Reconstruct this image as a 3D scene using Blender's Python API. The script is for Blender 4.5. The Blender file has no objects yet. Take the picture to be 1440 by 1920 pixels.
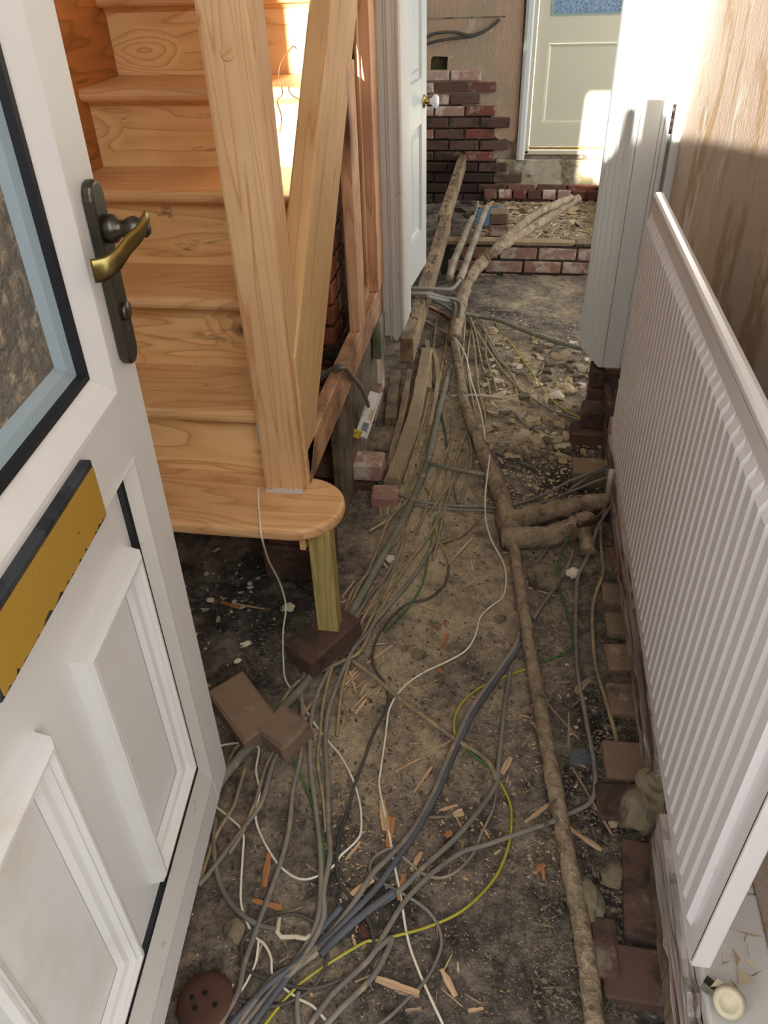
import bpy, bmesh, math, random
from mathutils import Vector, Matrix, noise
random.seed(7)
# ------------------------------------------------------------------ camera / world / sun
W_, H_ = 1440.0, 1920.0
FPX = 1440.0
CAM = Vector((0, 0, 1.55))
def _ray(x, y): return Vector((x - 720.0, -(y - 960.0), -FPX))
_dn = _ray(793, 2901).normalized()
_yy = _ray(1001, -108); _yy = (_yy - _yy.dot(_dn) * _dn).normalized()
_up = -_dn; _xx = _yy.cross(_up)
ROT = Matrix((_xx, _yy, _up))          # camera space -> world space
scene = bpy.context.scene
cd = bpy.data.cameras.new('camera'); cam = bpy.data.objects.new('camera', cd)
scene.collection.objects.link(cam)
cam.matrix_world = Matrix.Translation(CAM) @ ROT.to_4x4()
cd.sensor_fit = 'VERTICAL'; cd.sensor_height = 32.0; cd.sensor_width = 24.0
cd.lens = FPX * 32.0 / H_
cd.clip_start = 0.02
scene.camera = cam
world = bpy.data.worlds.new('world'); scene.world = world
world.use_nodes = True
bg = world.node_tree.nodes['Background']
bg.inputs[0].default_value = (0.96, 0.98, 1.0, 1); bg.inputs[1].default_value = 1.95
SUND = Vector((0.134, 1.0, -0.16)).normalized()
sl = bpy.data.lights.new('sun', 'SUN'); sl.energy = 12.0; sl.angle = 0.012; sl.color = (1.0, 0.95, 0.86)
so = bpy.data.objects.new('sun', sl); scene.collection.objects.link(so)
so.rotation_euler = SUND.to_track_quat('-Z', 'Y').to_euler(); so.location = (0, -5, 4)
vs = scene.view_settings
vs.view_transform = 'Standard'; vs.look = 'None'; vs.gamma = 1; vs.use_curve_mapping = False
vs.exposure = 1.14
# ------------------------------------------------------------------ helpers
COL = scene.collection
def pix(px, py): return (ROT @ _ray(px, py)).normalized()
def onx(px, py, X): d = pix(px, py); return CAM + d * ((X - CAM.x) / d.x)
def ony(px, py, Y): d = pix(px, py); return CAM + d * ((Y - CAM.y) / d.y)
def onz(px, py, Z): d = pix(px, py); return CAM + d * ((Z - CAM.z) / d.z)
def sstep(a, b, t):
    t = max(0, min(1, (t - a) / (b - a))); return t * t * (3 - 2 * t)
def gbase(x, y):
    z = 0.0
    z -= 0.08 * sstep(3.5, 4.3, y)
    z += 0.03 * sstep(4.6, 4.8, y) - 0.05 * sstep(5.2, 6.3, y)
    z -= 0.03 * sstep(-0.45, -0.8, x)
    z += 0.02 * math.exp(-((x + 0.25) / 0.2) ** 2) * sstep(4.2, 3.4, y)
    z -= 0.025 * math.exp(-(((x - 0.12) / 0.2) ** 2 + ((y - 2.35) / 0.22) ** 2))
    return z
def ground(x, y):
    n = noise.noise(Vector((x * 3.1, y * 3.1, 0.3))) * 0.014
    n += noise.noise(Vector((x * 11, y * 11, 4.3))) * 0.006
    return gbase(x, y) + n
def G(px, py, lift=0.0):
    z = 0.0
    for _ in range(6):
        p = onz(px, py, z); z = ground(p.x, p.y) + lift
    p = onz(px, py, z); return p
class MB:
    def __init__(s): s.v = []; s.f = []; s.sm = False
    def add(s, vs_, fs):
        o = len(s.v); s.v += [Vector(v) for v in vs_]; s.f += [tuple(i + o for i in f) for f in fs]
        return s
    def box(s, a, b):
        x0, y0, z0 = a; x1, y1, z1 = b
        return s.add([(x0,y0,z0),(x1,y0,z0),(x1,y1,z0),(x0,y1,z0),(x0,y0,z1),(x1,y0,z1),(x1,y1,z1),(x0,y1,z1)],
                     [(0,3,2,1),(4,5,6,7),(0,1,5,4),(1,2,6,5),(2,3,7,6),(3,0,4,7)])
    def prism(s, pts, d, cap=True):       # planar polygon pts (Vectors) extruded by vector d
        n = len(pts); pts = [Vector(p) for p in pts]; d = Vector(d)
        fs = [(i, (i + 1) % n, n + (i + 1) % n, n + i) for i in range(n)]
        if cap: fs += [tuple(range(n - 1, -1, -1)), tuple(range(n, 2 * n))]
        return s.add(pts + [p + d for p in pts], fs)
    def tube(s, pts, r, n=8, cap=True, flat=1.0, fn=None):
        pts = [Vector(p) for p in pts]; m = len(pts); o = []
        prev = None
        for i, p in enumerate(pts):
            t = (pts[min(i + 1, m - 1)] - pts[max(i - 1, 0)])
            if t.length < 1e-9: t = Vector((0, 1, 0))
            t.normalize()
            up = Vector((0, 0, 1)) if abs(t.z) < 0.9 else Vector((1, 0, 0))
            if prev is not None and abs(t.z) >= 0.6: up = prev
            a = t.cross(up).normalized(); b = a.cross(t).normalized(); prev = b
            rr = r(i / (m - 1)) if callable(r) else r
            for k in range(n):
                th = 2 * math.pi * k / n
                q = rr * (fn(i, k) if fn else 1)
                o.append(p + a * math.cos(th) * q + b * math.sin(th) * q * flat)
        fs = [(i*n+k, i*n+(k+1)%n, (i+1)*n+(k+1)%n, (i+1)*n+k) for i in range(m-1) for k in range(n)]
        if cap: fs += [tuple(range(n-1,-1,-1)), tuple(range((m-1)*n, m*n))]
        s.add(o, fs); s.sm = True; return s
    def lathe(s, prof, org, ax, n=20):    # prof: (r, h) along axis
        ax = Vector(ax).normalized(); up = Vector((0,0,1)) if abs(ax.z) < .9 else Vector((1,0,0))
        a = ax.cross(up).normalized(); b = ax.cross(a); org = Vector(org); o = []
        for r, h in prof:
            for k in range(n):
                th = 2*math.pi*k/n; o.append(org + ax*h + (a*math.cos(th) + b*math.sin(th))*max(r,1e-5))
        m = len(prof)
        fs = [(i*n+k, i*n+(k+1)%n, (i+1)*n+(k+1)%n, (i+1)*n+k) for i in range(m-1) for k in range(n)]
        fs += [tuple(range(n-1,-1,-1)), tuple(range((m-1)*n, m*n))]
        s.add(o, fs); s.sm = True; return s
    def rings(s, u0, u1, v0, v1, prof, fr, fill=True):   # concentric mitred rectangle profile [(inset, height)]
        o = []
        for ins, h in prof:
            for u, v in ((u0+ins, v0+ins), (u1-ins, v0+ins), (u1-ins, v1-ins), (u0+ins, v1-ins)): o.append(fr(u, v, h))
        m = len(prof); fs = [(i*4+k, i*4+(k+1)%4, (i+1)*4+(k+1)%4, (i+1)*4+k) for i in range(m-1) for k in range(4)]
        if fill: fs.append(tuple((m-1)*4 + k for k in range(4)))
        return s.add(o, fs)
    def fbox(s, u0, u1, v0, v1, h0, h1, fr):
        o = [fr(u, v, h) for h in (h0, h1) for (u, v) in ((u0,v0),(u1,v0),(u1,v1),(u0,v1))]
        return s.add(o, [(0,3,2,1),(4,5,6,7),(0,1,5,4),(1,2,6,5),(2,3,7,6),(3,0,4,7)])
    def build(s, name, mat, parent=None, bevel=0, label=None, cat=None, group=None, kind=None, smooth=None, seg=2, origin=None):
        me = bpy.data.meshes.new(name)
        if origin is not None:
            O = Vector(origin); me.from_pydata([v - O for v in s.v], [], s.f)
        else: me.from_pydata(s.v, [], s.f)
        bm = bmesh.new(); bm.from_mesh(me)
        bmesh.ops.recalc_face_normals(bm, faces=bm.faces); bm.to_mesh(me); bm.free()
        if mat: me.materials.append(mat)
        if s.sm if smooth is None else smooth: me.shade_smooth()
        o = bpy.data.objects.new(name, me); COL.objects.link(o)
        if origin is not None and not parent: o.location = O
        if bevel:
            b = o.modifiers.new('bevel', 'BEVEL'); b.width = bevel; b.segments = seg; b.limit_method = 'ANGLE'; b.angle_limit = 0.6
            b.harden_normals = False
        if parent is not None:
            o.parent = parent; o.matrix_parent_inverse = parent.matrix_world.inverted()
        tag(o, label, cat, group, kind)
        return o
def tag(o, label=None, cat=None, group=None, kind=None):
    if label: o['label'] = label
    if cat: o['category'] = cat
    if group: o['group'] = group
    if kind: o['kind'] = kind
    return o
def empty(name, loc, label=None, cat=None, group=None, kind=None):
    o = bpy.data.objects.new(name, None); COL.objects.link(o); o.location = loc; o.empty_display_size = .05
    o.matrix_world = Matrix.Translation(Vector(loc))
    return tag(o, label, cat, group, kind)
def smoothline(pts, sub=6):
    pts = [Vector(p) for p in pts]; out = []
    if len(pts) < 3: return pts
    for i in range(len(pts) - 1):
        p0 = pts[max(i-1,0)]; p1 = pts[i]; p2 = pts[i+1]; p3 = pts[min(i+2,len(pts)-1)]
        for k in range(sub):
            t = k / sub; t2 = t*t; t3 = t2*t
            out.append(0.5*((2*p1) + (p2-p0)*t + (2*p0-5*p1+4*p2-p3)*t2 + (3*p1-p0-3*p2+p3)*t3))
    out.append(pts[-1]); return out
def lin(h):
    h = h.lstrip('#'); r = [int(h[i:i+2], 16)/255 for i in (0,2,4)]
    return tuple(c/12.92 if c <= .04045 else ((c+.055)/1.055)**2.4 for c in r) + (1,)
# ------------------------------------------------------------------ materials
class NT:
    def __init__(s, name):
        s.m = bpy.data.materials.new(name); s.m.use_nodes = True; s.t = s.m.node_tree
        s.b = s.t.nodes['Principled BSDF']; s.out = s.t.nodes['Material Output']
    def n(s, ty, **kw):
        nd = s.t.nodes.new(ty)
        for k, v in kw.items():
            if isinstance(k, str) and k.startswith('i_'): nd.inputs[int(k[2:])].default_value = v
            else: setattr(nd, k, v)
        return nd
    def l(s, a, b): s.t.links.new(a, b)
    def set(s, **kw):
        for k, v in kw.items():
            s.b.inputs[{'rough':'Roughness','metal':'Metallic','spec':'Specular IOR Level','trans':'Transmission Weight','col':'Base Color','coat':'Coat Weight','ior':'IOR'}[k]].default_value = v
        return s
    def coords(s, scale=(1,1,1), obj_random=0.0, gen='Object'):
        tc = s.n('ShaderNodeTexCoord'); mp = s.n('ShaderNodeMapping'); mp.inputs['Scale'].default_value = scale
        src = tc.outputs[gen]
        if getattr(s, 'rake', 0):
            rm = s.n('ShaderNodeMapping'); rm.inputs['Rotation'].default_value = (s.rake, 0, 0); s.l(src, rm.inputs[0]); src = rm.outputs[0]
        if obj_random:
            oi = s.n('ShaderNodeObjectInfo'); cx = s.n('ShaderNodeCombineXYZ'); mu = s.n('ShaderNodeMath', operation='MULTIPLY', i_1=obj_random)
            s.l(oi.outputs['Random'], mu.inputs[0])
            for i in range(3): s.l(mu.outputs[0], cx.inputs[i])
            ad = s.n('ShaderNodeVectorMath', operation='ADD'); s.l(src, ad.inputs[0]); s.l(cx.outputs[0], ad.inputs[1]); src = ad.outputs[0]
        s.l(src, mp.inputs[0]); return mp.outputs[0]
    def noise(s, vec, sc, det=4, rough=.55, dist=0):
        n = s.n('ShaderNodeTexNoise'); n.inputs['Scale'].default_value = sc; n.inputs['Detail'].default_value = det
        n.inputs['Roughness'].default_value = rough; n.inputs['Distortion'].default_value = dist
        if vec is not None: s.l(vec, n.inputs['Vector'])
        return n.outputs['Fac']
    def ramp(s, fac, stops, interp='LINEAR'):
        r = s.n('ShaderNodeValToRGB'); r.color_ramp.interpolation = interp; e = r.color_ramp.elements
        while len(e) < len(stops): e.new(.5)
        for i, (p, c) in enumerate(stops):
            e[i].position = p; e[i].color = lin(c) if isinstance(c, str) else ((c,c,c,1) if not isinstance(c, tuple) else c)
        s.l(fac, r.inputs[0]); return r.outputs[0]
    def mix(s, fac, a, b, mode='MIX'):
        m = s.n('ShaderNodeMix', data_type='RGBA', blend_type=mode)
        if isinstance(fac, (int, float)): m.inputs[0].default_value = fac
        else: s.l(fac, m.inputs[0])
        for i, c in ((6, a), (7, b)):
            if isinstance(c, (str, tuple)): m.inputs[i].default_value = lin(c) if isinstance(c, str) else c
            else: s.l(c, m.inputs[i])
        return m.outputs[2]
    def math(s, op, a, b=0.0, clamp=False):
        m = s.n('ShaderNodeMath', operation=op); m.use_clamp = clamp
        for i, c in ((0, a), (1, b)):
            if isinstance(c, (int, float)): m.inputs[i].default_value = c
            else: s.l(c, m.inputs[i])
        return m.outputs[0]
    def bump(s, h, strength=.4, dist=.005):
        b = s.n('ShaderNodeBump'); b.inputs['Strength'].default_value = strength; b.inputs['Distance'].default_value = dist
        s.l(h, b.inputs['Height']); s.l(b.outputs[0], s.b.inputs['Normal']); return s
    def col(s, c): s.l(c, s.b.inputs['Base Color']); return s
def wood(name, axis, light, mid, dark, knots=0.0, rough=.55, ringk=9, across=5.0, dirt=None, along=.7, stain=None, coat=0, patch=None, rnd=0.0, rake=0):
    t = NT(name); t.rake = rake; sc = [across]*3; sc[axis] = along
    v = t.coords(tuple(sc), obj_random=rnd)
    n1 = t.noise(v, 1.6, 2, .5, .25)
    ring = n1
    if knots:
        sk = [3.4]*3; sk[axis] = 1.9
        vk = t.coords(tuple(sk), obj_random=rnd)
        vo = t.n('ShaderNodeTexVoronoi'); vo.inputs['Scale'].default_value = knots; t.l(vk, vo.inputs['Vector'])
        kd = vo.outputs['Distance']
        kk = t.math('MULTIPLY', t.math('SUBTRACT', .32, kd, True), 1.3)
        ring = t.math('ADD', n1, kk)
    fr = t.math('FRACT', t.math('MULTIPLY', ring, ringk))
    fine = t.coords(tuple([q*14 for q in sc]), obj_random=rnd); nf = t.noise(fine, 1.5, 3, .6)
    rg = t.ramp(fr, [(0, mid), (.45, light), (.8, light), (.93, dark), (1, mid)])
    c = t.mix(t.math('MULTIPLY', nf, .55), rg, mid)
    big = t.noise(t.coords((2.2,2.2,2.2)), 1.3, 3, .6)
    c = t.mix(t.ramp(big, [(.42, 0.0), (.72, .55)]), c, dark, 'MIX')
    if knots:
        km = t.ramp(kd, [(.035, 1.0), (.075, .55), (.13, 0.0)]); c = t.mix(km, c, '#4a2410')
    if stain:
        ns = t.noise(t.coords((3,3,16)), 1.1, 5, .7, .6); c = t.mix(t.ramp(ns, [(.585, 0.0), (.65, .65)]), c, stain)
    if patch:
        ns = t.noise(t.coords((9,9,9)), 1.0, 6, .7); c = t.mix(t.ramp(ns, [(.5, 0.0), (.6, .9)]), c, patch)
    if dirt:
        nd = t.noise(t.coords((7,7,7)), 1.0, 6, .7); c = t.mix(t.ramp(nd, [(.42, 0.0), (.62, .9)]), c, dirt)
    t.col(c).set(rough=rough, coat=coat)
    t.bump(t.math('ADD', t.math('MULTIPLY', fr, .3), nf), .25, .002)
    return t.m
def plain(name, col, rough=.5, metal=0, spots=None, sscale=20, s0=.6, s1=.7, bump=0, bsc=60, spec=.5, rnd=False, col2=None):
    t = NT(name); v = t.coords(obj_random=3.0 if rnd else 0)
    c = None
    if col2:
        c = t.mix(t.ramp(t.noise(v, 6, 4, .6), [(.38, 0.0), (.62, 1.0)]), col, col2)
    if spots:
        n = t.noise(v, sscale, 6, .65); c = t.mix(t.ramp(n, [(s0, 0.0), (s1, 1.0)]), c if c is not None else col, spots)
    if c is not None: t.col(c)
    else: t.set(col=lin(col))
    t.set(rough=rough, metal=metal, spec=spec)
    if bump: t.bump(t.noise(v, bsc, 5, .6), bump, .004)
    return t.m
M = {}
M['pine'] = wood('pine_stair', 0, '#f0c88e', '#deb076', '#c08a50', knots=1.35, ringk=10, stain='#6d4a2c', rough=.42, coat=.12)
M['pinetread'] = wood('pine_tread', 0, '#dfb584', '#d0a06c', '#b98a58', knots=0, ringk=12, rough=.45, rnd=0)
M['pinepost'] = wood('pine_post', 2, '#dcb88a', '#d2a878', '#b87d50', knots=0, ringk=13, across=9, along=.55, rough=.6)
M['pinestring'] = wood('pine_string', 1, '#d9b684', '#cba470', '#b08256', knots=0, ringk=10, across=10, along=.4, rough=.6, rake=-.812)
M['pineframe'] = wood('pine_frame', 2, '#c39a78', '#b08463', '#94684a', knots=.5, ringk=9, across=8, rough=.6)
M['pinerail'] = wood('pine_rail', 1, '#bd9878', '#a98060', '#886248', knots=0, ringk=9, across=8, rough=.65, dirt='#6b4a35')
M['greenwood'] = wood('treated_timber', 2, '#b5a668', '#a39055', '#857440', ringk=8, across=12, rough=.7)
M['joist'] = wood('joist_timber', 1, '#8e7a5c', '#75624a', '#5a4834', ringk=8, across=10, rough=.85, dirt='#4a4034')
M['oldboard'] = wood('weathered_board', 2, '#7d6f58', '#62553f', '#453a2b', ringk=8, across=10, rough=.9, dirt='#3a342b')
M['lath'] = wood('sandy_timber', 1, '#94836a', '#857459', '#6a5b47', ringk=8, across=14, rough=.95, dirt='#766750')
M['chip'] = wood('wood_chip', 0, '#b59a7a', '#9c8060', '#80664a', ringk=8, across=20, rough=.8, rnd=5)
M['chiporange'] = wood('orange_chip', 0, '#b98556', '#a26c40', '#85532f', ringk=8, across=20, rough=.8, rnd=5)
M['chipgrey'] = wood('grey_chip', 0, '#8f7d66', '#77654f', '#5d4e3c', ringk=8, across=20, rough=.9, rnd=5)
M['upvc'] = plain('white_plastic_door', '#dcdad8', .32, spots='#cfc9ba', sscale=5, s0=.56, s1=.75)
M['upvcdirty'] = plain('white_plastic_grimy', '#d5d2cb', .4, spots='#a9957a', sscale=22, s0=.62, s1=.72)
M['gasket'] = plain('black_gasket', '#12151c', .5)
M['radiator'] = plain('radiator_enamel', '#d6d3d3', .28, spots='#c9b79f', sscale=11, s0=.70, s1=.76)
M['gloss'] = plain('white_gloss_paint', '#d8dcda', .3, spots='#a8937a', sscale=9, s0=.68, s1=.74)
M['oldpaint'] = plain('old_white_paint', '#c9c6bf', .45, spots='#8b7a66', sscale=16, s0=.64, s1=.72, bump=.4)
M['doorpaint'] = plain('door_white', '#c6c7c2', .35)
M['backdoor'] = plain('cream_door', '#d8d5bd', .45)
M['cream'] = plain('cream_frame', '#d1cab0', .45)
M['brass'] = plain('aged_brass', '#8a7a48', .3, 1.0, spots='#4a4638', sscale=14, s0=.5, s1=.68)
M['bronze'] = plain('bronze_plate', '#57534a', .34, .9, spots='#3a3833', sscale=10, s0=.5, s1=.7)
M['gold'] = plain('worn_gold_flap', '#b8923a', .42, .3, spots='#4c4428', sscale=38, s0=.64, s1=.68)
M['goldsill'] = plain('gold_sill', '#c8a94a', .35, .8)
M['steel'] = plain('grey_metal', '#4d535c', .45, .7, spots='#333a44', sscale=40, s0=.5, s1=.6)
M['hinge'] = plain('dark_hinge', '#3a2f2c', .5, .6)
M['porcelain'] = plain('white_porcelain', '#e4e4ea', .08)
M['shinybrass'] = plain('polished_brass', '#b9a05a', .2, 1.0)
M['copper'] = plain('dull_copper', '#8c6240', .45, .6, spots='#5b4c3c', sscale=30, s0=.45, s1=.6)
M['greypipe'] = plain('grey_dusty_pipe', '#77736a', .8, 0, col2='#5c5c55', bump=.3)
M['leadpipe'] = plain('lead_pipe', '#6c6a5e', .8, 0, col2='#57574d', spots='#8a7a60', sscale=30, s0=.55, s1=.65, bump=.3)
M['whitepipe'] = plain('white_painted_pipe', '#cfcac2', .5, spots='#8c8578', sscale=40)
M['cable'] = plain('grey_cable', '#726c63', .6, col2='#5c5852', spots='#86765f', sscale=25, s0=.55, s1=.7, rnd=True)
M['cabledusty'] = plain('dusty_cable', '#7c7159', .8, col2='#625c4e', spots='#8e7a58', sscale=25, s0=.45, s1=.6, rnd=True)
M['cabledark'] = plain('dark_cable', '#3b3936', .6, col2='#4b4740')
M['cableblue'] = plain('blue_grey_sleeve', '#53555a', .55, col2='#44464b')
M['wirewhite'] = plain('white_wire', '#cbc3b3', .5, col2='#b7ad9a', spots='#85705a', sscale=30, s0=.62, s1=.7)
M['wireyellow'] = plain('yellow_green_wire', '#b9b033', .4, col2='#a8a23a')
M['wiregreen'] = plain('green_wire', '#35602f', .45, col2='#4d7a36')
M['wireblue'] = plain('blue_wire', '#3c4468', .5)
M['lagging'] = None
M['socket'] = plain('white_socket_plastic', '#dcdad4', .4, spots='#b99a70', sscale=24, s0=.56, s1=.66)
M['yellowtag'] = plain('yellow_sticker', '#c9b321', .5, spots='#8a7a18', sscale=60, s0=.5, s1=.6)
M['greytag'] = plain('grey_label', '#6f7280', .5)
M['redtape'] = plain('red_mark', '#a8412f', .6)
M['stone'] = plain('pale_stone', '#ad9d80', .9, col2='#948468', spots='#5d5242', sscale=18, s0=.55, s1=.7, bump=.6, rnd=True)
M['plastercrumb'] = plain('plaster_crumb', '#bdb4a0', .9, col2='#a19682', bump=.4, rnd=True)
M['soot'] = plain('soot_rubble', '#3b352c', .95, col2='#544a3b', bump=.6)
M['terracotta'] = plain('terracotta', '#67412f', .85, col2='#523629', spots='#4a3a2c', sscale=20, bump=.4)
M['block'] = plain('dusty_brick', '#6e6350', .95, col2='#57503f', spots='#3d382f', sscale=14, s0=.5, s1=.65, bump=.6)
M['mortar'] = plain('mortar', '#7f7667', .95, col2='#5f574b', spots='#3a352e', sscale=12, s0=.52, s1=.66, bump=.8, bsc=40)
M['mortarpale'] = plain('pale_mortar', '#93887a', .95, col2='#766a5b', spots='#4a4036', sscale=9, s0=.52, s1=.66, bump=.8, bsc=40)
M['sootmortar'] = plain('black_mortar', '#3a3834', .95, col2='#24221f', spots='#6a655b', sscale=30, s0=.58, s1=.66, bump=1, bsc=40)
M['render'] = plain('lime_render', '#9b9587', .95, col2='#7f7862', spots='#57513a', sscale=5, s0=.5, s1=.6, bump=.6)
M['pink'] = plain('plaster_far', '#8d7a68', .9)
M['cloth'] = plain('dark_clothing', '#2b3038', .9)
M['dark'] = plain('hole_shade', '#0c0b0a', .95)
M['dustyfoam'] = plain('dusty_foam', '#83796a', .9, col2='#6a6255', spots='#4a4439', sscale=26, s0=.58, s1=.68, bump=.4)
M['outside'] = plain('sun_blocker_brown', '#7a5a4a', .9)
def brickmat(name, pal, lime=.62, limec='#a39a8c', sootc='#2f2823', sootamt=.6):
    t = NT(name); oi = t.n('ShaderNodeObjectInfo')
    base = t.ramp(oi.outputs['Random'], [(i/(len(pal)-1), c) for i, c in enumerate(pal)])
    v = t.coords(obj_random=9.0)
    c = t.mix(t.math('MULTIPLY', t.noise(v, 30, 5, .7), .5), base, '#4d2f24')
    c = t.mix(t.ramp(t.noise(v, 9, 6, .7), [(lime, 0.0), (lime+.09, .85)]), c, limec)
    v2 = t.coords((1,1,1), obj_random=17.0)
    c = t.mix(t.ramp(t.noise(v2, 7, 5, .7), [(sootamt, 0.0), (sootamt+.1, .8)]), c, sootc)
    t.col(c).set(rough=.92); t.bump(t.noise(v, 55, 6, .7), .6, .004); return t.m
M['brick'] = brickmat('red_brick', ['#8a5244', '#7a463a', '#8f5f50', '#6d4a40', '#8b6458', '#8c4a38'], lime=.56, sootamt=.56)
M['brickdim'] = brickmat('sooty_brick', ['#665046', '#5d473d', '#6b5548', '#54463d', '#71503f'], lime=.58, limec='#857868', sootamt=.5)
M['brickblack'] = brickmat('soot_shade_brick', ['#3a2f2a', '#2f2825', '#4a3630', '#352b27'], lime=.64, sootamt=.5)  # soot, with the back room's corner shade put into the colour
M['brickpier'] = brickmat('pier_brick', ['#a8684c', '#9a5a42', '#b07458'], lime=.6, sootamt=.66)
M['bricklime'] = brickmat('limewashed_brick', ['#8d6a5f', '#9c8276', '#85584c', '#a59587'], lime=.5, limec='#aaa193')
M['brickfloor'] = brickmat('dusty_floor_brick', ['#7b6b56', '#75634f', '#6e6150', '#7a6250'], lime=.58, limec='#8d806a', sootamt=.62)
# lagging
t = NT('hessian_lagging'); v = t.coords()
wv = t.noise(t.coords((60,60,60)), 1, 4, .7); n2 = t.noise(v, 14, 5, .65)
c = t.mix(t.ramp(n2, [(.35, 0.0), (.65, 1.0)]), '#7c6a54', '#a8957a'); c = t.mix(t.ramp(wv, [(.5, 0.0), (.75, .6)]), c, '#cdc0a4')
c = t.mix(t.ramp(t.noise(v, 22, 5, .7), [(.56, 0.0), (.66, .75)]), c, '#4c4235')
t.col(c).set(rough=.98); t.bump(t.math('ADD', wv, t.math('MULTIPLY', n2, 1.5)), 1.0, .012); M['lagging'] = t.m
# dirt: colour field follows the ground's own patches (sand, peat, brown earth) stored per vertex
t = NT('dirt'); v = t.coords()
at = t.n('ShaderNodeAttribute', attribute_name='sand'); n1 = t.noise(v, 6, 7, .65); n2 = t.noise(v, 38, 6, .75); n3 = t.noise(v, 120, 3, .7)
f = t.math('ADD', at.outputs['Fac'], t.math('MULTIPLY', t.math('SUBTRACT', n1, .5), 1.7), True)
f = t.math('ADD', f, t.math('MULTIPLY', t.math('SUBTRACT', n2, .5), 1.25), True)
c = t.ramp(f, [(0, '#332f2c'), (.2, '#5d554d'), (.45, '#8d8173'), (.65, '#ae9d86'), (.85, '#c8b797'), (1, '#d4c4a2')])
c = t.mix(t.ramp(n3, [(.62, 0.0), (.72, .45)]), c, '#b9a888')
vo = t.n('ShaderNodeTexVoronoi'); vo.inputs['Scale'].default_value = 55; t.l(v, vo.inputs['Vector'])
c = t.mix(t.ramp(vo.outputs['Distance'], [(.07, .25), (.12, 0.0)]), c, '#c4b69a')
c = t.mix(t.ramp(t.noise(v, 16, 5, .7), [(.56, 0.0), (.68, .65)]), c, '#5a4e44')
t.col(c).set(rough=.97); t.bump(t.math('ADD', t.math('MULTIPLY', n2, 1.6), n3), 1.0, .010); M['dirt'] = t.m
# stripped wall with paper and plaster patches
def stripped(name, a, b, cc, d, sx=(2,2,.7), streak=True, rough=.7):
    t = NT(name); v = t.coords(sx); n1 = t.noise(v, 2.4, 6, .62, .4); c = t.mix(t.ramp(n1, [(.44, 0.0), (.5, 1.0)]), a, b)
    n2 = t.noise(t.coords((9,9,3.6)), 1.0, 7, .72, .3); c = t.mix(t.ramp(n2, [(.585, 0.0), (.62, .85)]), c, cc)
    n3 = t.noise(t.coords((6,4,1.3)), 1.0, 5, .6, .3); c = t.mix(t.ramp(n3, [(.575, 0.0), (.60, .9)]), c, d)
    n4 = t.noise(t.coords((70,55,20)), 1.0, 5, .75); c = t.mix(t.ramp(n4, [(.55, 0.0), (.75, .55)]), c, '#d8caa4')
    t.col(c).set(rough=rough); t.bump(t.math('ADD', t.math('MULTIPLY', n2, 1.2), t.math('MULTIPLY', n4, 1.0)), .9, .006); return t.m
M['wallright'] = stripped('stripped_wallpaper_wall', '#a08562', '#b6a392', '#c4b4a4', '#c6c2ba')
M['wallback'] = stripped('stripped_plaster_wall', '#a8977f', '#b59a80', '#c4ae98', '#a09a8c', sx=(1.2,1.2,.8), rough=.9)
M['wallplain'] = stripped('brown_wall', '#8b7765', '#7a6653', '#9a8a76', '#a19683')
M['peeled'] = None
t = NT('peeling_painted_plaster'); v = t.coords((16,1.6,16)); n1 = t.noise(v, 1.2, 6, .65, .6)
c = t.ramp(n1, [(.3, '#2e2824'), (.40, '#5d4a42'), (.46, '#8a807a'), (.56, '#b3aca6'), (.62, '#8a5a48'), (.68, '#4a3a34')])
t.col(c).set(rough=.85); t.bump(n1, .9, .01); M['peeled'] = t.m
# obscured glass
def glass(name, tint, weave=26, rough=.12, trans=.85, tin2=None):
    t = NT(name); v = t.coords((weave,)*3)
    br = t.n('ShaderNodeTexVoronoi'); br.distance = 'CHEBYCHEV'; br.inputs['Scale'].default_value = 1.0; t.l(v, br.inputs['Vector'])
    n = t.noise(v, 2.2, 3, .6, .4)
    h = t.math('ADD', br.outputs['Distance'], t.math('MULTIPLY', n, .9))
    t.set(rough=rough, trans=trans, ior=1.45)
    t.col(t.mix(t.ramp(h, [(.35, 0.0), (.9, 1.0)]), tint, tin2 or tint))
    t.bump(h, 1.0, .012); return t.m
M['glass'] = glass('obscured_glass', '#c4b296', 48, .12, .12, '#6f6454')
M['blueglass'] = glass('obscured_blue_glass', '#3f5f80', 60, .25, .25, '#9db8d0')
def retone(k, names):
    """lighten or darken the base colour of whole materials (mask ramps are grey and stay)"""
    for nm in names:
        for nd in M[nm].node_tree.nodes:
            if nd.type == 'VALTORGB':
                for e in nd.color_ramp.elements:
                    c_ = e.color
                    if abs(c_[0]-c_[1]) + abs(c_[1]-c_[2]) > 1e-4: e.color = tuple(min(.85, q*k) for q in c_[:3]) + (1,)
            elif nd.type == 'MIX':
                for s_ in (nd.inputs[6], nd.inputs[7]):
                    if not s_.is_linked: s_.default_value = tuple(min(.85, q*k) for q in s_.default_value[:3]) + (1,)
            elif nd.type == 'BSDF_PRINCIPLED' and not nd.inputs[0].is_linked:
                nd.inputs[0].default_value = tuple(min(.85, q*k) for q in nd.inputs[0].default_value[:3]) + (1,)
retone(1.55, ['joist','oldboard','lath','greypipe','leadpipe','cable','cabledusty','block','mortar','mortarpale','render','brickfloor','bricklime','stone','dustyfoam','chipgrey','chip','soot','wallplain','wirewhite','sootmortar','plastercrumb'])
retone(1.3, ['cabledark','pinerail','pineframe','cableblue'])
retone(.75, ['terracotta'])
retone(.92, ['upvc','upvcdirty'])
retone(1.12, ['radiator'])
retone(1.12, ['lagging'])
retone(1.5, ['brickpier'])  # pier bricks lightened in place of light the spot lacks

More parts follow.
